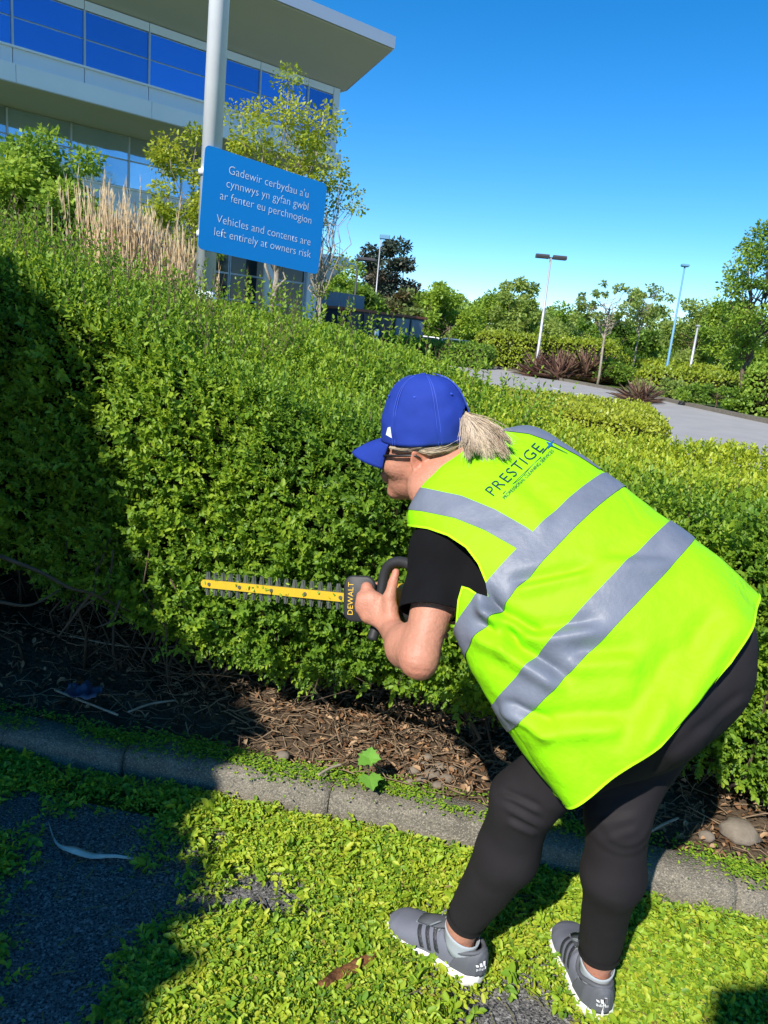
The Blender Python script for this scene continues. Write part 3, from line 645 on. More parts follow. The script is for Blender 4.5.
T(330, 150, 23.5, 70, 'thin branchy tree at the corner of the office building', m_lf_yel, m_bark_pale, 1500, .11, 25, .5, .35, 22, .05, .07, group='trees by the office building', limbs=20)
T(332, 272, 54, 50, 'green tree hard against the corner of the office building', m_lf_mid, m_bark, 4500, .28, 30, .55, .0, 34, .1)
T(345, 262, 58, 46, 'green tree just right of the office building', m_lf_mid, m_bark, 4500, .28, 31, .5, .05, 34, .09)
T(366, 285, 52, 40, 'dark green tree below the street lamp', m_lf_mid, m_bark, 4500, .28, 32, .3, .05, 34, .09)
T(392, 236, 62, 50, 'tall dark pine with thin brownish crown', m_lf_pine, m_bark, 5200, .32, 33, .45, .25, 40, .06, .22, limbs=24)
T(402, 292, 56, 50, 'reddish brown tree below the pine', m_lf_red, m_bark, 3600, .3, 34, .75, .05, 30, .10)
T(428, 288, 66, 60, 'olive tree right of the pine', m_lf_birch, m_bark, 4000, .32, 35, .4, .05, 34, .10)
T(455, 281, 56, 62, 'broad green tree above the parked cars', m_lf_mid, m_bark, 7000, .28, 36, .65, .0, 44, .085)
T(492, 287, 66, 54, 'green tree behind the tall hedge, left of the double lamp', m_lf_mid, m_bark, 4500, .3, 37, .55, .0, 34, .10)
T(521, 271, 62, 42, 'pointed feathery tree left of the double lamp', m_lf_birch, m_bark, 4200, .28, 38, .5, .05, 34, .07)
T(546, 300, 72, 56, 'low green tree behind the double lamp', m_lf_mid, m_bark, 3600, .32, 39, .6, .0, 30, .10)
T(576, 303, 70, 52, 'low green tree right of the double lamp', m_lf_birch, m_bark, 3600, .32, 40, .55, .0, 30, .10)
T(610, 316, 62, 60, 'green tree behind the leaning birch', m_lf_mid, m_bark, 3800, .3, 41, .45, .0, 30, .10)
T(632, 318, 52, 56, 'dark green tree under the birch crown', m_lf_mid, m_bark, 4200, .26, 42, .35, .0, 34, .10)
T(652, 308, 80, 50, 'distant pale tree left of the blue post', m_lf_birch, m_bark, 2600, .36, 43, .4, .0, 26, .1)
T(614, 280, 34, 66, 'leaning birch with thin airy crown and white trunk', m_lf_birch, m_bark_pale, 1500, .15, 44, .35, .58, 34, .04, .065, limbs=18, trunk_frac=.75)
T(648, 278, 36, 50, 'wispy birch reaching toward the blue post', m_lf_birch, m_bark_pale, 1100, .15, 45, .4, .62, 28, .038, .05, limbs=18, trunk_frac=.8)
T(708, 296, 44, 62, 'rounded olive tree right of the blue post', m_lf_birch, m_bark, 5600, .2, 46, .55, .12, 44, .08, limbs=14)
T(738, 290, 40, 64, 'rounded green tree at the right with pale thin stems', m_lf_mid, m_bark_pale, 5600, .2, 47, .65, .15, 44, .08, limbs=14)
T(690, 322, 60, 46, 'far green tree behind the blue post', m_lf_mid, m_bark, 2800, .28, 48, .5, .0, 26, .1)
T(776, 222, 24, 84, 'tall leafy tree cut by the right edge of the picture', m_lf_mid, m_bark, 7500, .12, 49, .45, .25, 46, .06, .11, limbs=14)
T(775, 310, 50, 80, 'green tree behind the tall tree at the right edge', m_lf_mid, m_bark, 3500, .28, 50, .5, .0, 30, .1)
for i, (x, yt, d) in enumerate(((345, 288, 90), (385, 296, 88), (425, 296, 92), (470, 297, 95), (510, 300, 95), (560, 309, 95), (600, 314, 95), (640, 320, 95), (680, 325, 95), (725, 330, 95), (765, 335, 95))):
    T(x, yt, d, 105, ['far hazy tree of the back row, %s' % w for w in ('beside the office corner', 'behind the pine', 'right of the pine', 'above the parked cars', 'left of the double lamp post', 'right of the double lamp post', 'behind the leaning birch', 'between birch and blue post', 'behind the blue post', 'behind the rounded olive tree', 'at the right edge')][i], m_lf_birch, m_bark, 3400, .46, 60+i, .45, .0, 40, .10)

# ================================================================ DRY GRASSES
m_straw = leafmat('straw', [(.42, .30, .15), (.56, .42, .23), (.66, .52, .31), (.74, .63, .42)], .6, .3)
def reeds(px, depth, n, hlo, hhi, spread, label, seed):
    g = np.random.default_rng(seed); b = at(px, 300, depth); b.z = 0; t = empty('dry_grass', b, label, 'grass clump', 'dry grass clumps behind the hedge')
    P = np.array(b)+g.normal(size=(n, 3))*np.array([spread, spread*.7, 0]); h = g.uniform(hlo, hhi, n); A = np.stack([g.normal(size=n)*.045, g.normal(size=n)*.045, np.ones(n)], -1)
    mb = MB()
    for i in range(n): mb.tube([P[i], P[i]+A[i]*h[i]*.6, P[i]+A[i]*h[i]+np.array([g.normal()*.04, 0, 0])], [.007, .006, .003], 4)
    o = mb.build('stalks', m_straw, t, True); a = o.data.attributes.new('rnd', 'FLOAT', 'POINT'); a.data.foreach_set('value', g.uniform(.2, 1, len(o.data.vertices)).astype(np.float32))
    k = n*16; i = g.integers(0, n, k); tt = g.uniform(.72, 1.02, k)
    Q = P[i]+A[i]*(h[i]*tt)[:, None]; D = A[i]+rand_unit(k, g)*.22
    leaf_obj('plumes', Q, D, rand_unit(k, g), g.uniform(.06, .16, k), .011, g.uniform(.2, 1, k), m_straw, t, simple=True, kind=None)
    k = n*3; i = g.integers(0, n, k); Q = P[i]; D = A[i]+rand_unit(k, g)*.16; D[:, 2] = np.abs(D[:, 2])
    leaf_obj('blades', Q, D, rand_unit(k, g), g.uniform(.7, 1.5, k), .016, g.uniform(0, .8, k), m_straw, t, kind=None, droop=.2)
reeds(108, 8.2, 120, 2.0, 2.75, .17, 'leftmost dry straw coloured grass clump behind the hedge', 1)
reeds(142, 8.4, 150, 1.9, 2.5, .19, 'middle dry straw coloured grass clump behind the hedge', 2)
reeds(176, 8.6, 130, 1.8, 2.35, .17, 'dry straw coloured grass clump beside the lamp column', 3)

# ================================================================ LAMP POSTS AND POLES
m_lampdk = mat('lamp_dark', (.05, .05, .055), .5, .4); m_bluepost = mat('blue_post', (.12, .28, .42), .5, .4)
def post(name, px, ytop, depth, r, m, label, cat='lamp post'):
    tp = at(px, ytop, depth); o = empty(name, (tp.x, tp.y, 0), label, cat); tube('shaft', [V(tp.x, tp.y, -.05), V(tp.x, tp.y, .9), V(tp.x, tp.y, 1.0), tp], [r*1.5, r*1.5, r, r*.6], m, o, 12)
    return o, tp
m_lamppole = mat('lamp_pole_grey', (.42, .43, .44), .4, .5, metal=.3)
o, tp = post('lamp_post', 551, 258, 42, .09, m_lamppole, 'grey lamp post with two flat dark lamp heads')
tube('arm', [tp+V(-.55, 0, .0), tp+V(.55, 0, .0)], .05, m_lampdk, o)
for sx in (-1, 1):
    h = MB().loft([[tp+V(sx*x, y, z) for y, z in ((-.22, -.05), (.22, -.05), (.25, .06), (.15, .16), (-.15, .16), (-.25, .06))] for x in (.12, .2, .75, .85)]).build('lamp_head', m_lampdk, o)
o, tp = post('lamp_post', 358, 259, 48, .08, m_lampdk, 'dark street lamp with a single head beside the office'); box('lamp_head', tp+V(.55, 0, .02), (1.2, .4, .22), m_lampdk, o, bev=.06)
o, tp = post('mast', 381, 236, 58, .06, m_lamppole, 'thin mast with a small flag shaped camera beside the pine', 'mast'); box('camera', tp+V(.3, 0, -.05), (.8, .25, .35), m_bluepost, o, bev=.05)
o, tp = post('post', 685, 266, 33, .06, m_bluepost, 'tall plain blue grey post at the right', 'post'); box('cap', tp+V(.0, 0, .02), (.32, .25, .12), m_bluepost, o, bev=.03)
o, tp = post('post', 698, 326, 36, .07, m_lamppole, 'short grey post right of the tall blue post', 'post'); box('cap', tp, (.18, .18, .1), m_lamppole, o, bev=.03)
# birch stump post
# ================================================================ BIN STORE AND PARKED CARS
m_dark = mat('bin_store_dark', (.025, .03, .04), .5, .4); m_terra = mat('terracotta_coping', (.30, .11, .06), .7, .3); m_gpan = mat('grey_shutter', (.20, .24, .28), .5, .4)
c0 = at(330, 332, 40); c1 = at(412, 338, 46); c0.z = c1.z = 0; d = (c1-c0); L = d.length; d.normalize(); nv = V(d.y, -d.x, 0); ax = (d, nv, BZ); cc = (c0+c1)/2
bs = empty('bin_store', cc, 'low dark bin store with terracotta coping beside the car park', 'shed')
box('wall', cc+V(0, 0, 1.2), (L, 1.6, 2.4), m_dark, bs, ax); box('coping', cc+V(0, 0, 2.47), (L+.2, 1.8, .13), m_terra, bs, ax)
for k in (.70, .90): box('shutter', c0+d*(L*k)+nv*.83+V(0, 0, 1.3), (L*.17, .06, 2.0), m_gpan, bs, ax)
for k in (.12, .30, .48): box('door', c0+d*(L*k)+nv*.83+V(0, 0, 1.2), (L*.15, .05, 2.2), mat('bin_store_door', (.04, .045, .06), .4, .5), bs, ax)
fe = empty('screen_fence', cc-nv*2.2-d*2, 'grey slatted screen fence above the bin store', 'fence')
for i in range(22): box('slat', c0-nv*2.0+d*(i*.24)+V(0, 0, 1.7), (.22, .04, 3.4), m_gpan, fe, ax)

def car(px, py, depth, ang, col, label, seed):
    b = at(px, py, depth); b.z = 0; a = R(ang); u = V(math.cos(a), math.sin(a), 0); w = V(-math.sin(a), math.cos(a), 0); P = lambda x, y, z: b+u*x+w*y+BZ*z
    t = empty('parked_car', b, label, 'car', 'cars in the car park'); paint = mat('car_paint', col, .25, .5, coat=.6); gl = m_glass_dk; bl = mat('tyre_rubber', (.02, .02, .02), .8); rim = mat('wheel_rim', (.4, .4, .42), .3, .5, metal=.8)
    prof = [(-2.1, .35), (-2.15, .75), (-1.9, .95), (-.95, 1.02), (1.55, 1.05), (2.0, .95), (2.1, .6), (2.05, .35)]
    body = MB().loft([[P(x, y*k, z) for x, z in prof] for y, k in ((-.86, .97), (-.8, 1.06), (.8, 1.06), (.86, .97))]).build('body', paint, t)
    cab = [(-1.0, 1.0), (-.35, 1.42), (.9, 1.46), (1.75, 1.04)]
    MB().loft([[P(x, -.78*(1-.16*(z-1)/.45), z) for x, z in cab], [P(x, .78*(1-.16*(z-1)/.45), z) for x, z in cab]]).build('roof', paint, t)
    for sy in (-1, 1):
        MB().loft([[P(x, sy*(.785-.12*(z-1)/.45), z) for x, z in ((-.75, 1.06), (-.3, 1.37), (.85, 1.40), (1.4, 1.08))], [P(x, sy*(.80-.12*(z-1)/.45), z) for x, z in ((-.75, 1.06), (-.3, 1.37), (.85, 1.40), (1.4, 1.08))]]).build('side_window', gl, t)
        for x in (-1.3, 1.3):
            wh = MB().tube([P(x, sy*.7, .32), P(x, sy*.88, .32)], .32, 18).build('wheel', bl, t); MB().tube([P(x, sy*.87, .32), P(x, sy*.9, .32)], .2, 14).build('rim', rim, wh)
        box('headlight', P(-2.08, sy*.62, .72), (.12, .3, .14), m_signw, t, (u, w, BZ)); box('tail_light', P(2.06, sy*.66, .78), (.1, .25, .2), mat('tail_light_red', (.4, .01, .01), .3), t, (u, w, BZ))
    MB().add([P(-.96, -.66, 1.05), P(-.96, .66, 1.05), P(-.38, .58, 1.41), P(-.38, -.58, 1.41)], [(0, 1, 2, 3)]).build('windscreen', gl, t)
car(462, 336, 49, 160, (.03, .10, .22), 'dark blue parked car half hidden by the far hedge', 1); car(436, 334, 52, 165, (.6, .6, .62), 'pale silver parked car left of the blue one', 2)
bb = at(377, 330, 30); bl = empty('bollard', (bb.x, bb.y, 0), 'short pale bollard in front of the bin store', 'bollard'); tube('post', [(bb.x, bb.y, 0), (bb.x, bb.y, 1.5), (bb.x, bb.y, 1.56)], [.09, .09, .05], m_signw, bl, 12); tube('band', [(bb.x, bb.y, 1.2), (bb.x, bb.y, 1.3)], .094, m_lampdk, bl, 12)

# unseen board added behind the camera so its corner throws the square shadow
nb0 = V(.93, 1.545, 0)+V(SUN_DIR.x, SUN_DIR.y, 0).normalized()*(3.0/math.tan(SUN_EL))
bd = empty('shadow_board', (nb0.x+.9, nb0.y+.18, 0), 'large green notice board behind the photographer, out of view', 'notice board')
ax = (V(.981, .19, 0).normalized(), V(-.19, .981, 0).normalized(), BZ)
box('board', nb0+ax[0]*.75+V(0, 0, 2.25), (1.5, .05, 1.5), mat('board_green', (.03, .08, .05), .6), bd, ax, .01)
for k in (.12, 1.38): box('leg', nb0+ax[0]*k-ax[1]*.06+V(0, 0, 1.45), (.08, .06, 2.9), m_lampdk, bd, ax)
# ================================================================ SOLID MODELLING WITH DISTANCE FIELDS (for the person)
class Field:
    def __init__(s, lo, hi, h):
        s.lo = np.array(lo, float); s.h = h; s.n = np.ceil((np.array(hi)-s.lo)/h).astype(int)+1
        s.F = np.full(s.n, .2, dtype=np.float32)
    def _sub(s, lo, hi, pad):
        i0 = np.clip(np.floor((np.array(lo)-pad-s.lo)/s.h).astype(int), 0, s.n-1); i1 = np.clip(np.ceil((np.array(hi)+pad-s.lo)/s.h).astype(int)+1, 1, s.n)
        sl = tuple(slice(a, b) for a, b in zip(i0, i1))
        g = np.stack(np.meshgrid(*[s.lo[k]+s.h*np.arange(i0[k], i1[k]) for k in range(3)], indexing='ij'), -1)
        return sl, g
    def _mix(s, sl, d, k, sub=False):
        a = s.F[sl]
        if sub:
            d = -d; h = np.clip(.5-.5*(a-d)/max(k, 1e-6)*-1*-1, 0, 1) if False else None
            s.F[sl] = np.maximum(a, d) if k <= 0 else .5*(a+d+np.sqrt((a-d)**2+k*k*.25)); return
        if k <= 0: s.F[sl] = np.minimum(a, d); return
        h = np.clip(.5+.5*(d-a)/k, 0, 1); s.F[sl] = d*(1-h)+a*h-k*h*(1-h)
    def cone(s, a, b, r1, r2, k=.02, sub=False):
        a = np.array(a, float); b = np.array(b, float); rm = max(r1, r2); sl, g = s._sub(np.minimum(a, b)-rm, np.maximum(a, b)+rm, k+.03)
        ba = b-a; t = np.clip(((g-a)@ba)/(ba@ba), 0, 1); d = np.linalg.norm(g-a-t[..., None]*ba, axis=-1)-(r1+(r2-r1)*t)
        s._mix(sl, d.astype(np.float32), k, sub); return s
    def ell(s, c, ax, r, k=.02, sub=False):
        c = np.array(c, float); A = np.array([np.array(v, float) for v in ax]); r = np.array(r, float); rm = r.max(); sl, g = s._sub(c-rm, c+rm, k+.03)
        q = (g-c)@A.T; k0 = np.linalg.norm(q/r, axis=-1); k1 = np.maximum(np.linalg.norm(q/(r*r), axis=-1), 1e-6); d = k0*(k0-1)/k1
        s._mix(sl, d.astype(np.float32), k, sub); return s
    def surface(s):
        F = s.F; n = np.array(F.shape); ins = F < 0
        c = np.zeros(n-1, dtype=np.int8)
        for dx in (0, 1):
            for dy in (0, 1):
                for dz in (0, 1): c += ins[dx:n[0]-1+dx, dy:n[1]-1+dy, dz:n[2]-1+dz]
        act = (c > 0) & (c < 8); I = np.argwhere(act); idx = np.full(n-1, -1, dtype=np.int64); idx[act] = np.arange(len(I))
        acc = np.zeros((len(I), 3)); cnt = np.zeros(len(I)); X, Y, Z = I.T
        co = [(a, b, e) for a in (0, 1) for b in (0, 1) for e in (0, 1)]
        val = {o: F[X+o[0], Y+o[1], Z+o[2]] for o in co}
        for o in co:
            for k in range(3):
                if o[k]: continue
                p = list(o); p[k] = 1; p = tuple(p); a, b = val[o], val[p]; m = (a < 0) != (b < 0); t = a[m]/(a[m]-b[m])
                pt = np.tile(np.array(o, float), (m.sum(), 1)); pt[:, k] = t; acc[m] += pt; cnt[m] += 1
        Vv = s.lo+(I+acc/cnt[:, None])*s.h; Q = []
        for k in range(3):
            sl0 = [slice(1, n[j]-1) if j != k else slice(0, n[k]-1) for j in range(3)]; sl1 = list(sl0); sl1[k] = slice(1, n[k])
            a = ins[tuple(sl0)]; b = ins[tuple(sl1)]; E = np.argwhere(a != b); E = E+np.array([1 if j != k else 0 for j in range(3)])
            u, w = [(1, 2), (2, 0), (0, 1)][k]; eu = np.eye(3, dtype=int)[u]; ew = np.eye(3, dtype=int)[w]
            q = np.stack([idx[tuple((E-eu*a_-ew*b_).T)] for a_, b_ in ((0, 0), (1, 0), (1, 1), (0, 1))], 1)
            fl = ins[tuple(E.T)]; q[fl] = q[fl][:, ::-1]; Q.append(q[:, ::-1])
        return Vv, np.concatenate(Q)
def tris(q): return np.concatenate([q[:, [0, 1, 2]], q[:, [0, 2, 3]]]) if q.shape[1] == 4 else q
def clip(Vv, T, S, extra=None):
    """keep the part of a triangle mesh where S<0, cut exactly along S=0"""
    Vv = np.asarray(Vv); T = tris(T); s = S[T]; ins = s < 0; c = ins.sum(1); keep = [T[c == 3]]; nv = [Vv]; base = len(Vv); ex = [extra] if extra is not None else None
    def cut(i, j):
        t = (S[i]/(S[i]-S[j]))[:, None]
        if ex is not None: ex.append(extra[i]+(extra[j]-extra[i])*t)
        return Vv[i]+(Vv[j]-Vv[i])*t
    for need in (1, 2):
        m = c == need
        if not m.any(): continue
        t = T[m]; i = ins[m] if need == 1 else ~ins[m]; k = i.argmax(1); r = np.arange(len(t)); a, b, d = t[r, k], t[r, (k+1) % 3], t[r, (k+2) % 3]
        p1 = cut(a, b); nv.append(p1); i1 = base+np.arange(len(t)); base += len(t)
        p2 = cut(a, d); nv.append(p2); i2 = base+np.arange(len(t)); base += len(t)
        if need == 1: keep.append(np.stack([a, i1, i2], 1))
        else: keep += [np.stack([i1, b, d], 1), np.stack([i1, d, i2], 1)]
    Vn = np.concatenate(nv); Tn = np.concatenate(keep); used = np.unique(Tn); mp = np.full(len(Vn), -1); mp[used] = np.arange(len(used))
    if ex is not None: return Vn[used], mp[Tn], np.concatenate(ex)[used]
    return Vn[used], mp[Tn]
def vnormals(Vv, T):
    T = tris(T); n = np.cross(Vv[T[:, 1]]-Vv[T[:, 0]], Vv[T[:, 2]]-Vv[T[:, 0]]); o = np.zeros_like(Vv)
    for k in range(3): np.add.at(o, T[:, k], n)
    return unit(o)
def relax(Vv, Q, it=2, lam=.5):
    E = np.concatenate([Q[:, [i, (i+1) % Q.shape[1]]] for i in range(Q.shape[1])]); E = np.concatenate([E, E[:, ::-1]])
    cnt = np.bincount(E[:, 0], minlength=len(Vv))[:, None]
    for _ in range(it):
        a = np.stack([np.bincount(E[:, 0], weights=Vv[E[:, 1], k], minlength=len(Vv)) for k in range(3)], 1); Vv = Vv*(1-lam)+lam*a/np.maximum(cnt, 1)
    return Vv
CIa, CJa, FWa, CO = np.array(CI), np.array(CJ), np.array(FW), np.array([0, 0, CAM_H])
def pix(P):
    v = np.asarray(P)-CO; d = v@FWa; return np.stack([384+FPX*(v@CIa)/d, 512-FPX*(v@CJa)/d], -1)
def A(x, y, d): return np.array(at(x, y, d))
def camdir(x, y, z): v = CIa*x+CJa*y+FWa*z; return v/np.linalg.norm(v)
def solid(o, th, off=-1):
    m = o.modifiers.new('thick', 'SOLIDIFY'); m.thickness = th; m.offset = off; m.use_rim = True; return o

# ================================================================ THE PERSON
m_skin = mat('skin', (.40, .195, .125), .52, .35, noise=(30, (.50, .22, .15), .22), bump=(130, .45, .004))
_b = m_skin.node_tree.nodes['Principled BSDF']; _b.inputs['Subsurface Weight'].default_value = .18; _b.inputs['Subsurface Radius'].default_value = (.02, .008, .005); _b.inputs['Subsurface Scale'].default_value = .4
_nt = m_skin.node_tree; _src = _b.inputs['Base Color'].links[0].from_socket; _a = _nt.nodes.new('ShaderNodeAttribute'); _a.attribute_name = 'red'
_x = _nt.nodes.new('ShaderNodeMix'); _x.data_type = 'RGBA'; _x.inputs[7].default_value = (.46, .125, .075, 1); _ma = _nt.nodes.new('ShaderNodeMath'); _ma.operation = 'MULTIPLY'; _ma.inputs[1].default_value = .4
_nt.links.new(_a.outputs['Fac'], _ma.inputs[0]); _nt.links.new(_ma.outputs[0], _x.inputs[0]); _nt.links.new(_src, _x.inputs[6]); _nt.links.new(_x.outputs[2], _b.inputs['Base Color'])
speckle(m_skin, 520, (.33, .14, .085), .86, 1.25)
def cloth(name, col, col2, weave=900, rough=.85, bump=.25, sheen=.0, spec=.25):
    m = mat(name, col, rough, spec, noise=(7, col2, .25), bump=(weave, bump, .0015)); m.node_tree.nodes['Principled BSDF'].inputs['Sheen Weight'].default_value = sheen; return m
m_vest = mat('hi_vis_yellow', (.245, .66, .001), .7, .25, noise=(9, (.275, .68, .002), .25), bump=(38, .32, .012))
m_tape = mat('reflective_tape', (.12, .14, .185), .5, .4, metal=.0, noise=(14, (.17, .19, .245), .3), bump=(45, .25, .008))
m_tshirt = cloth('black_cotton', (.005, .005, .006), (.008, .008, .009), 800, .95, .3, spec=.12)
m_legging = cloth('black_legging', (.013, .0115, .013), (.021, .018, .020), 1200, .78, .3, spec=.2)
m_cap = cloth('royal_blue_cotton', (.012, .035, .26), (.016, .045, .32), 900, .8, .5)
m_hair = leafmat('ash_blonde_hair', [(.28, .20, .13), (.46, .355, .25), (.60, .485, .36), (.70, .60, .47)], .42, .05, spec=.4)
m_black = mat('black_plastic', (.014, .014, .015), .42, .5); m_lens = mat('dark_lens', (.01, .01, .012), .08, .6)

person = empty('person', (.46, 1.50, 0), 'person in yellow vest and blue cap bending to trim the hedge', 'person')
# ---- trunk stations: left and right outline of the back (pixel, depth) and half depth of the section
DSC = .82
ST = [((444, 466, 1.70), (494, 446, 1.76), .050), ((426, 490, 1.66), (516, 438, 1.77), .080), ((408, 520, 1.62), (542, 440, 1.76), .112), ((432, 585, 1.55), (577, 463, 1.71), .148),
      ((464, 645, 1.50), (613, 491, 1.655), .165), ((481, 681, 1.47), (644, 514, 1.62), .170), ((501, 716, 1.445), (675, 536, 1.58), .175), ((536, 768, 1.425), (716, 571, 1.545), .180), ((567, 810, 1.41), (749, 606, 1.53), .182)]
PLs = np.array([A(*s[0]) for s in ST]); PRs = np.array([A(*s[1]) for s in ST]); DD = np.array([s[2] for s in ST])*DSC
CC = (PLs+PRs)/2; AXD = np.gradient(CC, axis=0); AXD = unit(AXD)            # neck -> hem
RV = (PRs-PLs)/2; BV = unit(np.cross(AXD, RV)); BV *= np.sign(-(BV@FWa))[:, None]      # towards the back
def cr(P, u):
    """catmull-rom through rows of P at parameter u"""
    n = len(P); u = np.clip(u, 0, n-1-1e-6); i = u.astype(int); t = (u-i); Pe = np.concatenate([[2*P[0]-P[1]], P, [2*P[-1]-P[-2]]])
    a, b, c, d = Pe[i], Pe[i+1], Pe[i+2], Pe[i+3]; t = t.reshape(-1, *([1]*(P.ndim-1)))
    return .5*(2*b+(c-a)*t+(2*a-5*b+4*c-d)*t*t+(3*b-a-3*c+d)*t**3)
def trunk(u, phi, k=1.0):
    c, r, b, D = cr(CC, u), cr(RV, u), unit(cr(BV, u)), cr(DD, u)
    cp, sp = np.cos(phi), np.sin(phi); e = .86
    x = np.sign(cp)*np.abs(cp)**e; y = np.sign(sp)*np.abs(sp)**e
    return c+(r*x[:, None]+b*(D*y)[:, None])*k
# ---- joints
C7 = A(470, 456, 1.74)
L_SH, L_EL, L_WR = A(448, 548, 1.60), A(419, 659, 1.51), A(391, 629, 1.69)
R_SH = A(538, 478, 1.84); R_EL = A(505, 590, 1.95); R_WR = A(468, 618, 1.80)
L_HIP, R_HIP = A(636, 700, 1.47), A(678, 670, 1.57)
L_AN, R_AN = np.array([.285, 1.535, .085]), np.array([.602, 1.485, .085])
L_KN, R_KN = A(524, 800, 1.62), A(618, 815, 1.585)
f_l = unit(np.array([-.81, .59, 0])); f_r = unit(np.array([-.06, 1, 0]))
# ---- head frame
HF = camdir(-.93, .03, .36); HU = camdir(-.08, .95, -.28); HU = unit(HU-HF*(HU@HF)); HL = np.cross(HU, HF)
HC = A(417, 458, 1.665)-HL*.070
def hp(f, l, u): return HC+HF*f+HL*l+HU*u
AXH = (HF, HL, HU)

def arm_left(F, grow=0.0, hand=True):
    F.cone(L_SH, L_EL, .062+grow, .033+grow, .03)
    mid = L_EL*.62+L_WR*.38
    F.cone(L_EL, mid, .032+grow, .042+grow, .035); F.cone(mid, L_WR, .041+grow, .027+grow, .03); F.ell(L_EL+camdir(.0, -.75, -.3)*.016, np.eye(3), (.020, .020, .020), .015)
body = Field((-.06, 1.05, -.005), (1.02, 2.12, 1.44), .004)
# trunk, neck, head
for i in range(2, len(ST)-1):
    body.ell(CC[i], (unit(RV[i]), BV[i], AXD[i]), (np.linalg.norm(RV[i])*.80, DD[i]*.8, .10), .05)
body.cone(C7-BV[1]*.04, hp(-.035, 0, -.06), .060, .054, .03)
body.ell(hp(.0, 0, .055), AXH, (.096, .074, .098), .02)
body.ell(hp(.035, 0, -.01), AXH, (.070, .062, .085), .03)
body.ell(hp(.045, 0, -.075), AXH, (.048, .046, .040), .03)             # jaw
body.ell(hp(.082, 0, -.098), AXH, (.020, .024, .018), .02)             # chin
body.cone(hp(.098, 0, .020), hp(.118, 0, -.022), .010, .014, .012)     # nose
for s in (-1, 1):
    body.ell(hp(.080, s*.034, .008), AXH, (.016, .022, .012), .01, True)   # eye sockets
    body.ell(hp(.080, s*.032, .008), AXH, (.013, .013, .012), .004)        # eyes
    body.ell(hp(.062, s*.045, -.025), AXH, (.030, .022, .024), .02)        # cheeks
    c = hp(-.002, s*.073, -.004); ea = (unit(HF*.75+HL*s*-.2-HU*.0), unit(HL*s+HF*-.45), HU)
    body.ell(c-HF*.006, ea, (.017, .009, .032), .006); body.ell(c-HF*.002+HL*s*.010, ea, (.010, .007, .020), .004, True); body.ell(c-HU*.024, ea, (.009, .007, .010), .005)
body.cone(hp(.104, -.018, -.052), hp(.104, .018, -.052), .008, .008, .008); body.cone(hp(.101, -.015, -.064), hp(.101, .015, -.064), .008, .008, .006)   # lips
# arms
arm_left(body)
body.cone(CC[2]*.4+L_SH*.6, L_SH, .075, .060, .04)
body.cone(R_SH, R_EL, .054, .042, .03); body.cone(R_EL, R_WR, .041, .028, .02)
# left hand closed on the handle, thumb up
KN = [A(367, 588, 1.735), A(362.5, 597, 1.735), A(363, 607, 1.73), A(368, 617, 1.72)]
for i, k in enumerate(KN):
    body.cone(L_WR+(KN[1]-L_WR)*.15, k, .019, .0125, .007); body.ell(k+camdir(-.1, .1, -1)*.004, np.eye(3), (.0125, .0125, .0125), .004)
    d1 = camdir(-.25, .05, .95); d2 = camdir(.80, -.02, .55); d3 = camdir(.95, 0, -.35); l = (.036, .040, .037, .030)[i]
    p = k+d1*l; q = p+d2*l*.72; r_ = q+d3*l*.6
    body.cone(k, p, .0125, .0105, .006); body.cone(p, q, .0105, .0095, .003); body.cone(q, r_, .0095, .008, .003)
body.ell((L_WR+KN[1]+KN[2])/3+camdir(.3, .1, .1)*.012, (camdir(-.75, .62, .3), camdir(.5, .8, .1), camdir(0, -.2, -1)), (.046, .034, .018), .02)
tb = [A(391, 616, 1.69), A(389.5, 597, 1.695), A(393, 583, 1.70), A(396, 572, 1.705)]
body.cone(tb[0], tb[1], .019, .0145, .014); body.cone(tb[1], tb[2], .0135, .0115, .006); body.cone(tb[2], tb[3], .0115, .0088, .004)
# right hand on the rear handle
rk = R_WR+camdir(-.55, .1, -.5)*.075; body.cone(R_WR, rk, .030, .026, .02)
for i in range(4):
    k = rk+camdir(.1, 1, .0)*(.027-.018*i); p = k+camdir(-.6, -.1, -.6)*.03; q = p+camdir(.5, -.2, -.6)*.028
    body.cone(k, p, .011, .0095, .006); body.cone(p, q, .0095, .008, .003)
body.cone(R_WR+camdir(-.3, .5, -.2)*.03, R_WR+camdir(-.6, .9, -.4)*.07, .014, .010, .01)
# legs and feet
def legs(F, g=0.0, foot=True):
    pc = (L_HIP+R_HIP)/2
    F.ell(pc+BV[7]*.02, (unit(R_HIP-L_HIP), BV[7], AXD[7]), (.160+g, .112+g, .125+g), .06)
    for hp_, kn, an, ft, kr in ((L_HIP, L_KN, L_AN, f_l, .97), (R_HIP, R_KN, R_AN, f_r, .92)):
        F.cone(hp_+BV[7]*.035+AXD[7]*.03, hp_*.5+kn*.5, .086+g, .066*kr+g, .05); F.cone(hp_*.5+kn*.5, kn, .068*kr+g, .060*kr+g, .04)
        bk = -ft; cf = kn*.68+an*.32+bk*.016; F.cone(kn, cf, .060*kr+g, .060*kr+g, .025); F.cone(cf, an+np.array([0, 0, .05]), .058*kr+g, .037+g, .03)
        if foot:
            F.cone(an+np.array([0, 0, .06]), an-np.array([0, 0, .03]), .037, .031, .015); F.cone(an-np.array([0, 0, .045])-ft*.032, an+ft*.15-np.array([0, 0, .055]), .022, .018, .012)
legs(body)
ARMX = unit(L_EL-L_SH)
bv, bq = body.surface(); bv = relax(bv, bq, 2, .4)
red = np.zeros(len(bv))
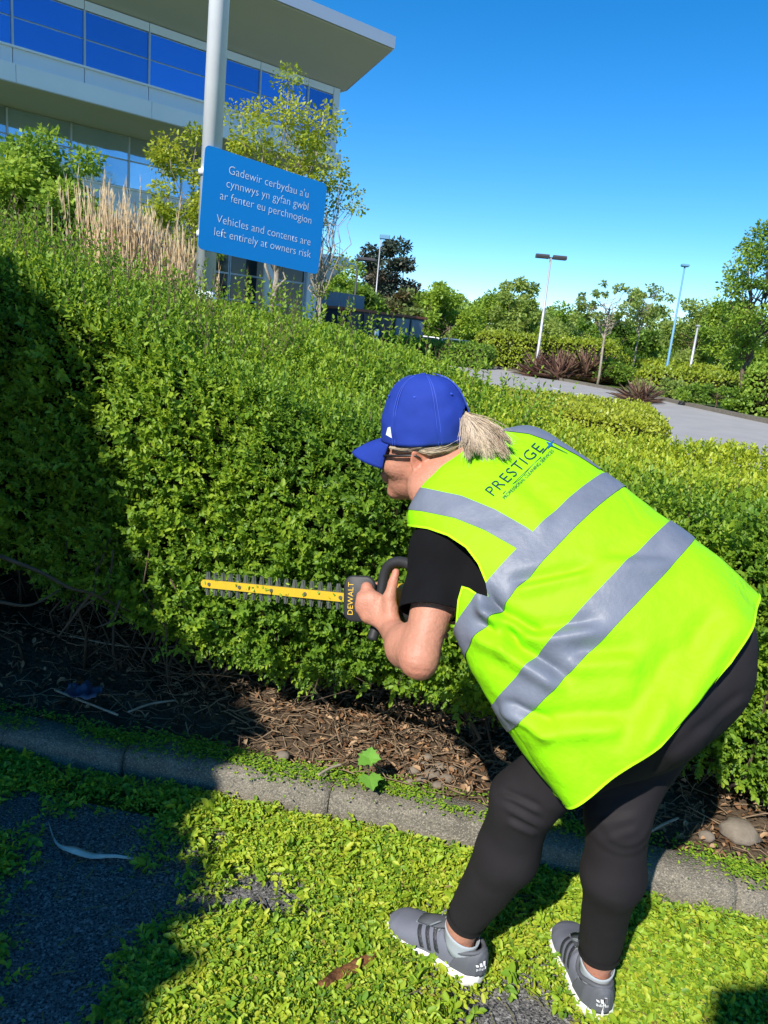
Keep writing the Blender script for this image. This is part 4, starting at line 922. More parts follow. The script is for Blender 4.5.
for c_, r_ in [(L_EL+camdir(0, -.7, -.4)*.03, .035), (hp(-.004, .078, .0), .03), (tb[3], .014), (tb[2], .012)]+[(k_, .016) for k_ in KN]: red = np.maximum(red, np.exp(-(np.linalg.norm(bv-c_, axis=1)/r_)**2))
bn_ = vnormals(bv, bq); ew = np.exp(-(np.linalg.norm(bv-(L_EL+camdir(0, -.5, -.3)*.02), axis=1)/.035)**2); bv = bv+bn_*(ew*np.sin(((bv-L_EL)@ARMX)*420+vnoise(bv*45, 61)*3)*.0009+vnoise(bv*70, 62)*.0005)[:, None]
b_ob = mesh('body', bv, bq, m_skin, person, True, attr={'red': red})

# ---- T-shirt: sleeves and the trunk seen through the arm hole
ts = Field((.0, 1.25, .6), (.75, 2.1, 1.42), .005)
for i in range(3, 7): ts.ell(CC[i], (unit(RV[i]), BV[i], AXD[i]), (np.linalg.norm(RV[i])*.86, DD[i]*.86, .105), .05)
ARM = unit(L_EL-L_SH)
ts.cone(CC[3]*.4+L_SH*.6, L_SH, .078, .072, .04); ts.cone(L_SH, L_SH+(L_EL-L_SH)*.55, .073, .064, .03); ts.cone(L_SH+(L_EL-L_SH)*.5, L_SH+(L_EL-L_SH)*.9, .064, .070, .02)
ts.cone(CC[3]*.35+R_SH*.65, R_SH, .07, .062, .04); ts.cone(R_SH, R_SH+(R_EL-R_SH)*.8, .068, .064, .03)
tv, tq = ts.surface(); tv = relax(tv, tq, 2, .4)
d = (tv-L_SH)@ARM; arm_zone = (np.linalg.norm(tv-L_SH-d[:, None]*ARM, axis=1) < .11)
S1 = np.where(arm_zone, d-(np.linalg.norm(L_EL-L_SH)*.60+(pix(tv)[:, 0]-425)*-.00025), -1.0)
RA = unit(R_EL-R_SH); d2 = (tv-R_SH)@RA; z2 = np.linalg.norm(tv-R_SH-d2[:, None]*RA, axis=1) < .09
S1 = np.where(z2 & (d2 > .05), np.maximum(S1, d2-np.linalg.norm(R_EL-R_SH)*.62), S1)
nn_ = vnormals(tv, tq); tv = tv+nn_*(vnoise(tv*np.array([16, 16, 9]), 71)*.005+vnoise(tv*32, 72)*.002)[:, None]
tv, tq = clip(tv, tq, S1); tsh = mesh('t_shirt', tv, tq, m_tshirt, person, True); solid(tsh, .003)

def fold(px, a, b, wid, amp, soft=.25):
    """a crease along a line given in picture positions on the cloth"""
    a = np.array(a, float); b = np.array(b, float); ab = b-a; L = np.linalg.norm(ab); t = ((px-a)@ab)/(L*L); dd = ((px-a)@np.array([-ab[1], ab[0]]))/L
    env = np.clip(np.minimum(t, 1-t)/soft, 0, 1); env = env*env*(3-2*env); return amp*env*(dd/wid)*np.exp(.5-.5*(dd/wid)**2)
# ---- leggings
lg = Field((.15, 1.02, .05), (1.05, 1.85, 1.12), .0045); legs(lg, .0098, False)
lv, lq = lg.surface(); lv = relax(lv, lq, 3, .5)
def leg_fold(P):
    w = 0
    for kn, an in ((L_KN, L_AN), (R_KN, R_AN)):
        ax = unit(an-kn); t = (P-kn)@ax; rad = np.linalg.norm(P-kn-t[:, None]*ax, axis=1)
        near = (rad < .13)
        ripple = np.sin(t*120+vnoise(P*9, 75)*7)*np.exp(-((t-.0)/.05)**2)*.0008+np.sin(t*170+vnoise(P*11, 76)*6)*np.exp(-((t-.29)/.03)**2)*.0002
        w = w+np.where(near, ripple, 0)
    return w
ln = vnormals(lv, lq); lpx = pix(lv); seen = np.clip(-(ln@FWa)*3, 0, 1)
lv = lv+ln*(seen*(fold(lpx, (498, 790), (545, 812), 3, .004)+fold(lpx, (500, 800), (548, 828), 3.5, .004)+fold(lpx, (505, 818), (540, 834), 3, .004)+fold(lpx, (590, 822), (640, 812), 4, .002)+fold(lpx, (600, 840), (640, 826), 3.5, .0015)+fold(lpx, (690, 740), (752, 690), 4, .003)+fold(lpx, (650, 775), (715, 722), 5, .0025)))[:, None]
lv = lv+ln*(leg_fold(lv)+vnoise(lv*7, 73)*.004+vnoise(lv*20, 74)*.0015)[:, None]
S2 = np.full(len(lv), -1.0)
for an, kn, zc in ((L_AN, L_KN, .148), (R_AN, R_KN, .142)):
    ax = unit(kn-an); h = (lv-an)@ax; rad = np.linalg.norm(lv-an-h[:, None]*ax, axis=1); S2 = np.where(rad < .12, np.maximum(S2, (zc-.085)-h), S2)
lv2, lq2 = clip(lv, lq, S2); leg_o = mesh('leggings', lv2, lq2, m_legging, person, True); solid(leg_o, .002)
for an, kn, zc, r0 in ((L_AN, L_KN, .148, .047), (R_AN, R_KN, .142, .046)):      # cuffs
    ax = unit(kn-an); S3 = np.full(len(lv), 1.0); h = (lv-an)@ax; rad = np.linalg.norm(lv-an-h[:, None]*ax, axis=1)
    S3 = np.where(rad < .12, np.abs(h-(zc-.085)-.010)-.010, 1.0); cv, cq = clip(lv+ln*.0025, lq, S3)
    if len(cq): mesh('cuff', cv, cq, m_legging, leg_o, True)
# waistband seam
# ---- vest
NU, NP = 330, 300
uu, ph = np.meshgrid(np.linspace(0, len(ST)-1, NU), np.linspace(0, 2*math.pi, NP, endpoint=False), indexing='ij'); uu = uu.ravel(); ph = ph.ravel()
VV = trunk(uu, ph)
ii = np.arange(NU*NP).reshape(NU, NP); jj = np.roll(ii, -1, 1)
VQ = np.stack([ii[:-1], ii[1:], jj[1:], jj[:-1]], -1).reshape(-1, 4)
n0 = vnormals(VV, VQ)
if ((VV-cr(CC, uu))*n0).sum(1).mean() < 0: VQ = VQ[:, ::-1]; n0 = -n0
px0 = pix(VV)
back = np.clip(np.sin(ph)*3+.6, 0, 1)
W1 = np.abs(vnoise(VV*np.array([9, 9, 5])+3, 84)); dsp = vnoise(VV*5.5, 81)*.009+vnoise(VV*11, 82)*.004+vnoise(VV*26, 83)*.0018-np.exp(-(W1/.10)**2)*.0022*np.clip(vnoise(VV*4, 85)+.5, 0, 1)
dsp = dsp+1.9*back*(fold(px0, (475, 600), (545, 640), 5, .008)+fold(px0, (470, 620), (575, 690), 7, .009)+fold(px0, (505, 590), (600, 570), 6, .006)+fold(px0, (500, 640), (610, 625), 7, .006)
     +fold(px0, (500, 700), (560, 735), 5, .005)+fold(px0, (525, 725), (640, 720), 9, .006)+fold(px0, (560, 660), (650, 655), 9, .005)+fold(px0, (590, 560), (680, 560), 8, .004)+fold(px0, (480, 585), (520, 660), 5, .007)
     +fold(px0, (620, 760), (690, 640), 12, .007)+fold(px0, (670, 720), (730, 600), 12, .006)+fold(px0, (500, 470), (560, 530), 10, .003))
hemw = np.clip((uu-6.5)/1.5, 0, 1); dsp = dsp+hemw*np.sin(ph*7+1)*.010
# the cloth hangs a little away from the body toward the hem
VV = VV+n0*(dsp+.004)[:, None]
px1 = pix(VV)
def in_poly(px, poly):
    """signed distance in pixels, negative inside"""
    poly = np.array(poly, float); d = np.full(len(px), 1e9); ins = np.zeros(len(px), bool)
    for a, b in zip(poly, np.roll(poly, -1, 0)):
        e = b-a; t = np.clip(((px-a)@e)/(e@e), 0, 1); d = np.minimum(d, np.linalg.norm(px-a-t[:, None]*e, axis=1))
        c = ((a[1] > px[:, 1]) != (b[1] > px[:, 1])) & (px[:, 0] < (b[0]-a[0])*(px[:, 1]-a[1])/(b[1]-a[1]+1e-12)+a[0]); ins ^= c
    return np.where(ins, -d, d)
ARMH = [(380, 526), (408, 526), (428, 529), (448, 536), (466, 548), (478, 564), (486, 583), (488, 597), (478, 594), (469, 588), (462, 586), (458, 600), (456, 625), (400, 625), (370, 600)]
leftish = np.cos(ph) < .25
S4 = np.where(leftish, -in_poly(px1, ARMH), -50.0)                     # keep outside of the arm hole
# arm hole on the far side, neck opening and a curved hem
S4 = np.maximum(S4, np.where(np.cos(ph) > .55, 28-np.linalg.norm(np.stack([(uu-2.4)*34, (ph-np.where(ph > math.pi, 2*math.pi, 0)+.35)*38], -1), axis=1), -50))
S4 = np.maximum(S4, (.12-uu)*40)
S4 = np.maximum(S4, (uu-(7.92-.10*np.cos(ph*2)+.05*np.sin(ph*5)))*40)
prm = np.stack([uu, ph, px1[:, 0], px1[:, 1], S4], -1)
vv, vt, vp = clip(VV, VQ, S4, prm)
vn_ = vnormals(vv, vt)
vest = mesh('safety_vest', vv, vt, m_vest, person, True); solid(vest, .0015)
vbvh = BVHTree.FromPolygons([Vector(p) for p in vv], vt.tolist())
def on_vest(S, name, m, lift=.0022):
    a, b = clip(vv+vn_*lift, vt, S); return mesh(name, a, b, m, vest, True) if len(b) else None
isback = (np.sin(vp[:, 1]) > -.35)
sc_ = np.linalg.norm(np.gradient(CC, axis=0), axis=1)
for u0, w in ((4.0, .5), (6.0, .5)):
    on_vest(np.abs(vp[:, 0]-u0)*np.interp(u0, range(len(ST)), sc_)-.027, 'reflective_band', m_tape)
def line_d(px, pts):
    d = np.full(len(px), 1e9)
    for a, b in zip(pts[:-1], pts[1:]):
        a = np.array(a, float); e = np.array(b, float)-a; t = np.clip(((px-a)@e)/(e@e), 0, 1); d = np.minimum(d, np.linalg.norm(px-a-t[:, None]*e, axis=1))
    return d
pxv = vp[:, 2:4]
on_vest(np.where(isback & (vp[:, 0] < 3.80), line_d(pxv, [(395, 496), (425, 500), (458, 507), (490, 520), (520, 537), (548, 556), (580, 582)])-11.5, 9), 'reflective_brace', m_tape, .0014)
on_vest(np.where(isback & (vp[:, 0] < 3.60), line_d(pxv, [(480, 425), (505, 425), (530, 428), (555, 437), (580, 450), (605, 466), (640, 492)])-6.5, 9), 'reflective_brace', m_tape)
m_bind = cloth('vest_binding', (.40, .82, .01), (.42, .84, .01), 400)
on_vest(np.where((uu.min() <= 1) & True, -(vp[:, 4]+2.2), 9), 'edge_binding', m_bind, .0016)
# printed name on the back
m_print = mat('vest_print', (.02, .05, .06), .6, .3); m_printb = mat('vest_print_blue', (.01, .12, .35), .6, .3)
def print_on(body_, org, du, dv, m, name='lettering', weight=0.0, spacing=1.0):
    me = text_mesh(body_, 1.0, spacing=spacing, align='LEFT', weight=weight); w = max(v.co.x for v in me.vertices); h = .7
    bm_ = me
    for v in bm_.vertices:
        x, y = v.co.x/w, v.co.y/h; p = np.array(org)+np.array(du)*x+np.array(dv)*y
        hit = vbvh.ray_cast(Vector((0, 0, CAM_H)), ray(*p).normalized()); v.co = hit[0]+hit[1]*(.0028 if hit[1].dot(FW) < 0 else -.0028) if hit[0] is not None else at(*p, 1.7)
    me.materials.append(m); me.name = name; return link(name, me, vest)
print_on('PRESTIGE', (493, 497.5), (51, -48), (-9.5, -6.5), m_print, weight=-.01, spacing=1.1)
print_on('PROFESSIONAL CLEANING SERVICES', (505, 500), (49, -48), (-2.9, -2.2), m_print)
def quad_on(pts, m, name):
    v = []
    for p in pts:
        hit = vbvh.ray_cast(Vector((0, 0, CAM_H)), ray(*p).normalized()); v.append(hit[0]+hit[1]*(.003 if hit[1].dot(FW) < 0 else -.003))
    return mesh(name, v, [tuple(range(len(v)))], m, vest)
def spark(c, r, m, name):
    p = []
    for k in range(8):
        a = math.pi/4*k+.6; q = r if k % 2 == 0 else r*.28; p.append((c[0]+q*math.cos(a), c[1]+q*math.sin(a)))
    quad_on(p, m, name)
spark((550, 445.5), 5.5, m_printb, 'emblem_star')
quad_on([(541, 454), (541.8, 454.6), (553.6, 441.6), (553, 441)], m_print, 'emblem_line'); quad_on([(551, 446), (550.6, 446.8), (567, 454.6), (567.3, 454.2)], m_print, 'emblem_line')
quad_on([(503, 494), (503.5, 494.5), (541, 458), (540.5, 457.5)], m_print, 'underline')
# ---- cap
cap = empty('cap', tuple(hp(0, 0, .06)), None); cap.parent = person; cap.matrix_parent_inverse = Matrix.Translation(person.location).inverted()
def crown_pt(th, el):
    """th around (0=front), el 0 band .. 1 top"""
    a = el*math.pi/2; rf, rl, ru = .107, .090, .144
    c = math.cos(a)**.68; f = rf*math.cos(th)*c; l = rl*math.sin(th)*c
    z = .030+ru*math.sin(a)**1.05
    seam = min(abs(((th/(math.pi/3)) % 1)-.0), abs(((th/(math.pi/3)) % 1)-1.0))
    k = 1-.022*math.exp(-(seam/.03)**2)*(1-el*.6)
    return np.array([f*k-.004, l*k, z])
NT, NE = 144, 30; pts = []; 
for e in range(NE+1):
    for t in range(NT):
        p = crown_pt(2*math.pi*t/NT, min(e/NE, .999)); q = hp(p[0], p[1], p[2]); pts.append(q)
pts = np.array(pts); i = np.arange((NE+1)*NT).reshape(NE+1, NT); j = np.roll(i, -1, 1); q = np.stack([i[:-1], j[:-1], j[1:], i[1:]], -1).reshape(-1, 4)
nr = vnormals(pts, q); pts = pts+nr*(vnoise(pts*20, 91)*.0036+vnoise(pts*46, 92)*.0016)[:, None]
loc = np.stack([(pts-HC)@HF, (pts-HC)@HL, (pts-HC)@HU], -1)
Sc = np.where(loc[:, 0] < 0, .036-np.sqrt(loc[:, 1]**2+(np.maximum(loc[:, 2]-.066, 0))**2), -1.0)        # rear opening for the ponytail
Sc = np.where((loc[:, 0] < 0) & (loc[:, 2] < .056), -1.0, Sc)
cvx, ct = clip(pts, q, Sc); crown = mesh('crown', cvx, ct, m_cap, cap, True); solid(crown, .002)
MB().tube([Vector(hp(-.004, 0, .172)), Vector(hp(-.004, 0, .178))], [.008, .005], 12).build('button', m_cap, cap, True)
m_stitch = mat('stitch_blue', (.03, .08, .5), .7)
for k in range(6):
    for dx in (-.035, .035):
        MB().tube([Vector(hp(*(crown_pt(math.pi/3*k+dx, e/20)*1.012))) for e in range(0, 19)], .0006, 4).build('stitching', m_stitch, cap)
for k in range(6): 
    p = crown_pt(math.pi/3*(k+.5), .52)*1.008; MB().tube([Vector(hp(*p)), Vector(hp(*(p*1.012)))], .003, 8).build('eyelet', m_stitch, cap)
# peak
rows = []
for a in np.linspace(0, 1, 12):
    row = []
    for b in np.linspace(-1, 1, 25):
        th = b*.86; base = crown_pt(th, .02); ext = .080*(math.cos(b*1.5)**.5)*a
        p = np.array([base[0]+ext*1.0, base[1]*(1-.04*a), base[2]-.004-.030*(b*b)*a*.9-.018*a*a-.012*a]); row.append(hp(*p))
    rows.append(row)
P = np.array(rows).reshape(-1, 3); i = np.arange(len(P)).reshape(12, 25); q = np.stack([i[:-1, :-1], i[1:, :-1], i[1:, 1:], i[:-1, 1:]], -1).reshape(-1, 4)
pk = mesh('peak', P, q, m_cap, cap, True); solid(pk, .004, 0)
# small white flag mark on the left side
mk = []
for (a, b) in ((.0, .0), (.020, .004), (.013, .016), (.004, .018)): 
    th = 1.02-a/.1; e = (.012+b)/.16; mk.append(hp(*(crown_pt(th, e)*1.035)))
mesh('side_mark', mk, [(0, 1, 2, 3)], m_signw, cap)
# ---- hair: cap of hair under the hat, and the ponytail
hf = Field(tuple(HC-.17), tuple(HC+.17), .004)
hf.ell(hp(-.018, 0, .055), AXH, (.085, .078, .075), .02); hf.ell(hp(-.052, 0, .012), AXH, (.042, .060, .045), .02); hf.ell(hp(.055, 0, .02), AXH, (.075, .1, .10), .01, True)
hvv, hq = hf.surface(); hvv = relax(hvv, hq, 2); lh = np.stack([(hvv-HC)@HF, (hvv-HC)@HL, (hvv-HC)@HU], -1)
hvv = hvv+vnormals(hvv, hq)*(np.sin(lh[:, 2]*700+lh[:, 0]*900+vnoise(hvv*30, 3)*3)*.0012)[:, None]
hair = mesh('hair', hvv, hq, m_hair, person, True, attr={'rnd': np.clip(.35+vnoise(hvv*60, 5)*.35, 0, 1)})
def strands(name, root, path, n, r0, r1, spread, th, seed, parent):
    g = np.random.default_rng(seed); vs_, fs_, at_ = [], [], []; path = np.array([tuple(p) for p in catmull([Vector(p) for p in path], 5)]); m = len(path); tt = np.linspace(0, 1, m)
    tg = unit(np.gradient(path, axis=0)); s1 = unit(np.cross(tg, HU)); s2 = np.cross(s1, tg); o = 0
    for k in range(n):
        a = g.uniform(0, 6.28); rr_ = math.sqrt(g.uniform(0, 1)); w = (r0+(r1-r0)*np.minimum(tt*1.3, 1)**.8)+np.maximum(tt-.6, 0)*spread*g.normal()
        end = m-int(g.integers(0, max(1, m//4))); off = (s1*math.cos(a)+s2*math.sin(a))*rr_*w[:, None]; wob = np.cumsum(g.normal(size=(m, 3))*.0006, 0)
        p = (path+off+wob)[:end]; 
        if len(p) < 4: continue
        t1 = tg[:end]; x1, x2 = s1[:end], s2[:end]; wd = th*np.linspace(1, .45, len(p))[:, None]
        ring = np.stack([p+x1*wd, p-x1*wd*.5+x2*wd*.87, p-x1*wd*.5-x2*wd*.87], 1).reshape(-1, 3); nn = len(p)
        b_ = np.arange(nn-1)[:, None]*3; q_ = np.concatenate([np.concatenate([b_+c_, b_+(c_+1) % 3, b_+3+(c_+1) % 3, b_+3+c_], 1) for c_ in range(3)])
        vs_.append(ring); fs_.append(q_+o); at_.append(np.full(len(ring), g.beta(2, 2))); o += len(ring)
    return mesh(name, np.concatenate(vs_), np.concatenate(fs_), m_hair, parent, True, attr={'rnd': np.concatenate(at_)})
r0_ = hp(-.095, 0, .08)
def ponytail(n, seed):
    """strands from the tie fanning down and to the right over the back of the vest"""
    g = np.random.default_rng(seed); ex = np.array([[513, 436], [512, 447], [506, 456], [496, 461], [484, 461], [472, 457], [464, 449]], float); V_, F_, A_ = [], [], []; o = 0; m = 13; t = np.linspace(0, 1, m)[:, None]
    locks = [(g.uniform(0, 6), g.uniform(.72, 1.08), g.normal(size=2)*1.5, np.array([6., -7.])+g.normal(size=2)*2.0, g.uniform(0, 1), g.normal()*.2) for _ in range(30)]
    for k in range(n):
        a, ln_, je, up, lay, tone = locks[g.integers(len(locks))]; i0 = min(int(a), 5); e = ex[i0]+(ex[i0+1]-ex[i0])*(a-i0); tie = np.array([463.5, 415.])+g.normal(size=2)*1.2
        e = tie+(e-tie)*ln_*g.uniform(.86, 1.03)+je+g.normal(size=2)*(1.0 if g.uniform() < .85 else 4.0); up = up*(1-a/8)+g.normal(size=2)*2.2; lay = np.clip(lay+g.normal()*.15, 0, 1)
        p = tie*(1-t)**2+2*t*(1-t)*((tie+e)/2+up)+e*t*t; dep = 1.665*(1-t)+(1.545+.03*lay+.02*a/6)*t-.030*np.sin(t*math.pi)*(.4+lay*.6)
        q = np.array([A(x, y, d[0]) for (x, y), d in zip(p, dep)])+np.cumsum(g.normal(size=(m, 3))*.0004, 0)
        root = np.array(hp(-.078, 0, .082))+g.normal(size=3)*.006; q = np.concatenate([[root], q]); mm = len(q)
        tg = unit(np.gradient(q, axis=0)); s1 = unit(np.cross(tg, -FWa)); s2 = np.cross(s1, tg); w = (.00075*np.linspace(1.1, .35, mm))[:, None]
        V_.append(np.stack([q+s1*w, q-s1*w*.5+s2*w*.87, q-s1*w*.5-s2*w*.87], 1).reshape(-1, 3)); b_ = np.arange(mm-1)[:, None]*3
        F_.append(np.concatenate([np.concatenate([b_+c_, b_+(c_+1) % 3, b_+3+(c_+1) % 3, b_+3+c_], 1) for c_ in range(3)])+o); A_.append(np.full(mm*3, np.clip(g.normal(.62+tone, .14), 0, 1))); o += mm*3
    return mesh('ponytail', np.concatenate(V_), np.concatenate(F_), m_hair, hair, True, attr={'rnd': np.concatenate(A_)})
ponytail(2200, 4)
MB().tube([Vector(A(461.5, 413.5, 1.68)), Vector(A(465, 416, 1.66))], [.010, .010], 14).build('hair_tie', m_skin if False else mat('hair_tie', (.45, .33, .24), .7), hair, True)
strands('nape_hair', r0_, [hp(.0, .074, .026), hp(-.03, .078, .018), hp(-.065, .062, .022), hp(-.095, .02, .035)], 120, .006, .010, .004, .0009, 6, hair)
strands('temple_hair', r0_, [hp(.062, .070, .024), hp(.03, .078, .022), hp(.0, .080, .024), hp(-.03, .078, .026)], 60, .003, .005, .002, .0008, 7, hair)
# ---- sunglasses
gl_ = empty('sunglasses', tuple(hp(.1, 0, .01)), None); gl_.parent = person; gl_.matrix_parent_inverse = Matrix.Translation(person.location).inverted()
for s in (-1, 1):
    MB().tube([Vector(hp(*p)) for p in ((.080, s*.066, .004), (.05, s*.076, .006), (.0, s*.080, .008), (-.012, s*.078, .0))], [.0035, .0030, .0028, .002], 8).build('temple', m_black, gl_, True)
    rr2 = round_rect(.056, .038, .016); 
    f_ = lambda x, y, o: Vector(hp(.112-.030*((x/.034+s*.95)*.5*s)**2-.0+o, s*.034+x, -.004+y))
    MB().loft([[f_(x, y, 0) for x, y in rr2], [f_(x, y, .003) for x, y in rr2]]).build('lens', m_lens, gl_, True)
    MB().tube([f_(x, y, .0015) for x, y in rr2+rr2[:1]], .0024, 6).build('rim', m_black, gl_, True)
MB().tube([Vector(hp(.112, -.009, .002)), Vector(hp(.116, 0, .004)), Vector(hp(.112, .009, .002))], .0025, 6).build('bridge', m_black, gl_, True)

# ---- shoes and socks
m_upper = cloth('shoe_knit_grey', (.115, .12, .145), (.15, .155, .19), 420, .8, .5); m_upper2 = cloth('shoe_overlay_grey', (.085, .088, .10), (.10, .104, .118), 800, .6, .2)
m_sole = mat('shoe_sole_white', (.74, .73, .70), .6, .4, noise=(30, (.66, .65, .61), .25), bump=(120, .15, .002)); m_out = mat('shoe_outsole', (.03, .03, .032), .8); m_sock = cloth('sock_grey', (.30, .33, .35), (.36, .39, .41), 500, .95, .6)
m_lace = mat('shoe_lace', (.16, .18, .19), .8); m_stripe = mat('shoe_stripe', (.025, .026, .032), .5); m_logo = mat('logo_white', (.8, .8, .8), .6)
def shoe(name, an, fwd, side):
    """heel behind the ankle; fwd = toe direction; side = +1 left foot"""
    t = empty(name, (an[0], an[1], 0), None); t.parent = person; t.matrix_parent_inverse = Matrix.Translation(person.location).inverted()
    f = np.array(fwd); l = np.cross([0, 0, 1.], f); o = np.array([an[0], an[1], 0])-f*.072
    P = lambda x, y, z: Vector(o+f*x+l*y+np.array([0, 0, z]))
    X = np.array([.0, .003, .010, .03, .07, .11, .15, .19, .225, .255, .272, .278]); HW = np.array([.004, .016, .027, .039, .043, .042, .046, .053, .054, .045, .026, .006]); CY = side*-.006*np.sin(np.clip(X/.278, 0, 1)*math.pi)+side*-.004*(X/.278)
    xs = .139*(1-np.cos(np.linspace(0, math.pi, 90))); hw = np.interp(xs, X, HW); cyv = np.interp(xs, X, CY)
    def outline(k, z0): return [P(x, c+w+k, z0) for x, w, c in zip(xs, hw, cyv)]+[P(x, c-w-k, z0) for x, w, c in zip(xs[::-1], hw[::-1], cyv[::-1])]
    zt = np.interp(xs, [0, .03, .10, .17, .24, .278], [.040, .037, .032, .027, .026, .032]); zb = np.interp(xs, [0, .03, .2, .25, .278], [.012, .005, .005, .009, .020])
    def ring(k, ztab, dz): return [P(x, c+w+k, z+dz) for x, w, c, z in zip(xs, hw, cyv, ztab)]+[P(x, c-w-k, z+dz) for x, w, c, z in zip(xs[::-1], hw[::-1], cyv[::-1], ztab[::-1])]
    MB().loft([ring(.000, zb, 0), ring(.004, zb, .006), ring(.0055, (zb+zt)/2, 0), ring(.0035, zt, -.004), ring(.000, zt, .001)]).build('midsole', m_sole, t, True)
    MB().loft([ring(-.003, zb, -.004), ring(.0015, zb, -.001), ring(.0, zb, .002)]).build('outsole', m_out, t, True)
    # upper: arches from heel to toe
    topz = np.interp(xs, [0, .006, .03, .06, .09, .115, .14, .18, .22, .25, .27, .278], [.082, .098, .094, .082, .080, .094, .092, .074, .060, .052, .042, .034])
    rowsu = []; na = 64
    for x, w, c, z0, zt_ in zip(xs, hw, cyv, zt-.004, topz):
        r_ = []
        for a in np.linspace(0, math.pi, na):
            ca, sa = math.cos(a), math.sin(a); e = .62 if x < .12 else .8
            r_.append(P(x if x > .004 else x-.002, c+(w-.001)*np.sign(ca)*abs(ca)**e, z0+(zt_-z0)*sa**e))
        rowsu.append(r_)
    pts_ = np.array([[tuple(p) for p in r_] for r_ in rowsu]); G = pts_.reshape(-1, 3); i = np.arange(len(G)).reshape(len(xs), na); q = np.stack([i[:-1, :-1], i[1:, :-1], i[1:, 1:], i[:-1, 1:]], -1).reshape(-1, 4)
    nrm = vnormals(G, q)
    if ((G-np.array(P(.14, 0, .03)))*nrm).sum(1).mean() < 0: nrm = -nrm; q = q[:, ::-1]
    XX = np.repeat(xs, na); AA = np.tile(np.linspace(0, math.pi, na), len(xs)); lat = np.cos(AA)*np.repeat(hw, na)
    Sop = 1-np.sqrt(((XX-.064)/.052)**2+(lat/.034)**2+np.where(np.sin(AA) < .3, 9, 0))            # ankle opening
    uvx, ut = clip(G, q, Sop); up_ = mesh('upper', uvx, ut, m_upper, t, True); solid(up_, .004)
    def overlay(S, m, nm, lift): 
        a_, b_ = clip(G+nrm*lift, q, np.maximum(S, Sop+.02)); 
        if len(b_): solid(mesh(nm, a_, b_, m, up_, True), .001)
    overlay(np.maximum(XX-.075+.02*np.sin(AA), -1), m_upper2, 'heel_counter', .0015)
    zz = np.sin(AA)
    for k in range(3):
        for sd in (-1, 1):
            overlay(np.maximum(np.abs(XX-(.108+.021*k+.030*zz))-.0048, np.maximum(-sd*np.cos(AA)+.35, .12-zz)), m_stripe, 'stripe', .0022)
    # collar, tongue, laces
    col = []
    for a in np.linspace(0, 2*math.pi, 28, endpoint=False):
        x = .064+.053*math.cos(a); y = .035*math.sin(a); z = np.interp(x, xs, topz)-.004*(abs(math.sin(a))) ; col.append(P(x, np.interp(x, xs, cyv)+y, z))
    MB().tube(col+col[:1], .0052, 8).build('collar', m_upper2, up_, True)
    rows_ = []
    for x, z, w in ((.098, .120, .022), (.112, .112, .026), (.13, .100, .026), (.16, .087, .022), (.19, .074, .016)): rows_.append([P(x, np.interp(x, xs, cyv)+w*k, z-.006*k*k) for k in (-1, -.5, 0, .5, 1)])
    MB().loft(rows_, False, False).build('tongue', m_upper2, up_, True); solid(up_.children[-1], .005)
    for k in range(5):
        x = .122+.017*k; z = np.interp(x, xs, topz)+.006; w = .026-.002*k; c = np.interp(x, xs, cyv); sg = -1 if k % 2 else 1
        MB().tube([P(x-.004*sg, c-w, z-.010), P(x, c, z+.001), P(x+.004*sg, c+w, z-.010)], .0026, 6).build('lace', m_lace, up_, True)
    for sd in (-1, 1):
        MB().tube([Vector(p) for p in catmull([P(.125, CY[4], .104), P(.128, sd*.022+CY[4], .114), P(.145, sd*.032+CY[4], .100), P(.140, sd*.014+CY[4], .097), P(.127, CY[4], .103)], 5)], .0022, 6).build('lace_bow', m_lace, up_, True)
    # logo on the heel
    hb = unit(-f+np.array([0, 0, .16])+l*(.55 if side > 0 else .12)); hu = unit(np.array([0, 0, 1.])-hb*hb[2]); hl = np.cross(hu, hb)
    bv_ = BVHTree.FromPolygons([Vector(p) for p in G], tris(q).tolist())
    def onheel(x, y):
        st = np.array(P(.03, cyv[2], .062))+hl*x+hu*y+hb*.12; h_ = bv_.ray_cast(Vector(st), Vector(-hb)); return (h_[0]+Vector(hb)*.0045) if h_[0] is not None else Vector(st-hb*.09)
    for k in range(3):
        x = -.0105+.0085*k; hh = (.006, .0105, .015)[k]; MB().add([onheel(x-.003, .001), onheel(x+.003, .001), onheel(x+.001, hh), onheel(x-.005, hh)], [(0, 1, 2, 3)]).build('logo_bar', m_logo, up_)
    me = text_mesh('adidas', .0115, align='CENTER')
    for v in me.vertices: v.co = onheel(v.co.x, v.co.y-.009)
    me.materials.append(m_logo); link('logo_lettering', me, up_)
    # sock
    kn = L_KN if side > 0 else R_KN; sk = []
    for z, r_ in ((.06, .034), (.08, .036), (.104, .0385), (.112, .0405), (.117, .0395)):
        c = np.array(an)+(np.array([0, 0, z-.085])); tl = (z-.085); sk.append([Vector(c+f*(r_*1.12*math.cos(a)-.002)+l*(r_*math.sin(a))+np.array([0, 0, .012*math.cos(a)-.004])) for a in np.linspace(0, 2*math.pi, 28, endpoint=False)])
    so = MB().loft(sk, False).build('sock', m_sock, t, True); solid(so, .002)
shoe('left_shoe', L_AN, f_l, 1); shoe('right_shoe', R_AN, f_r, -1)

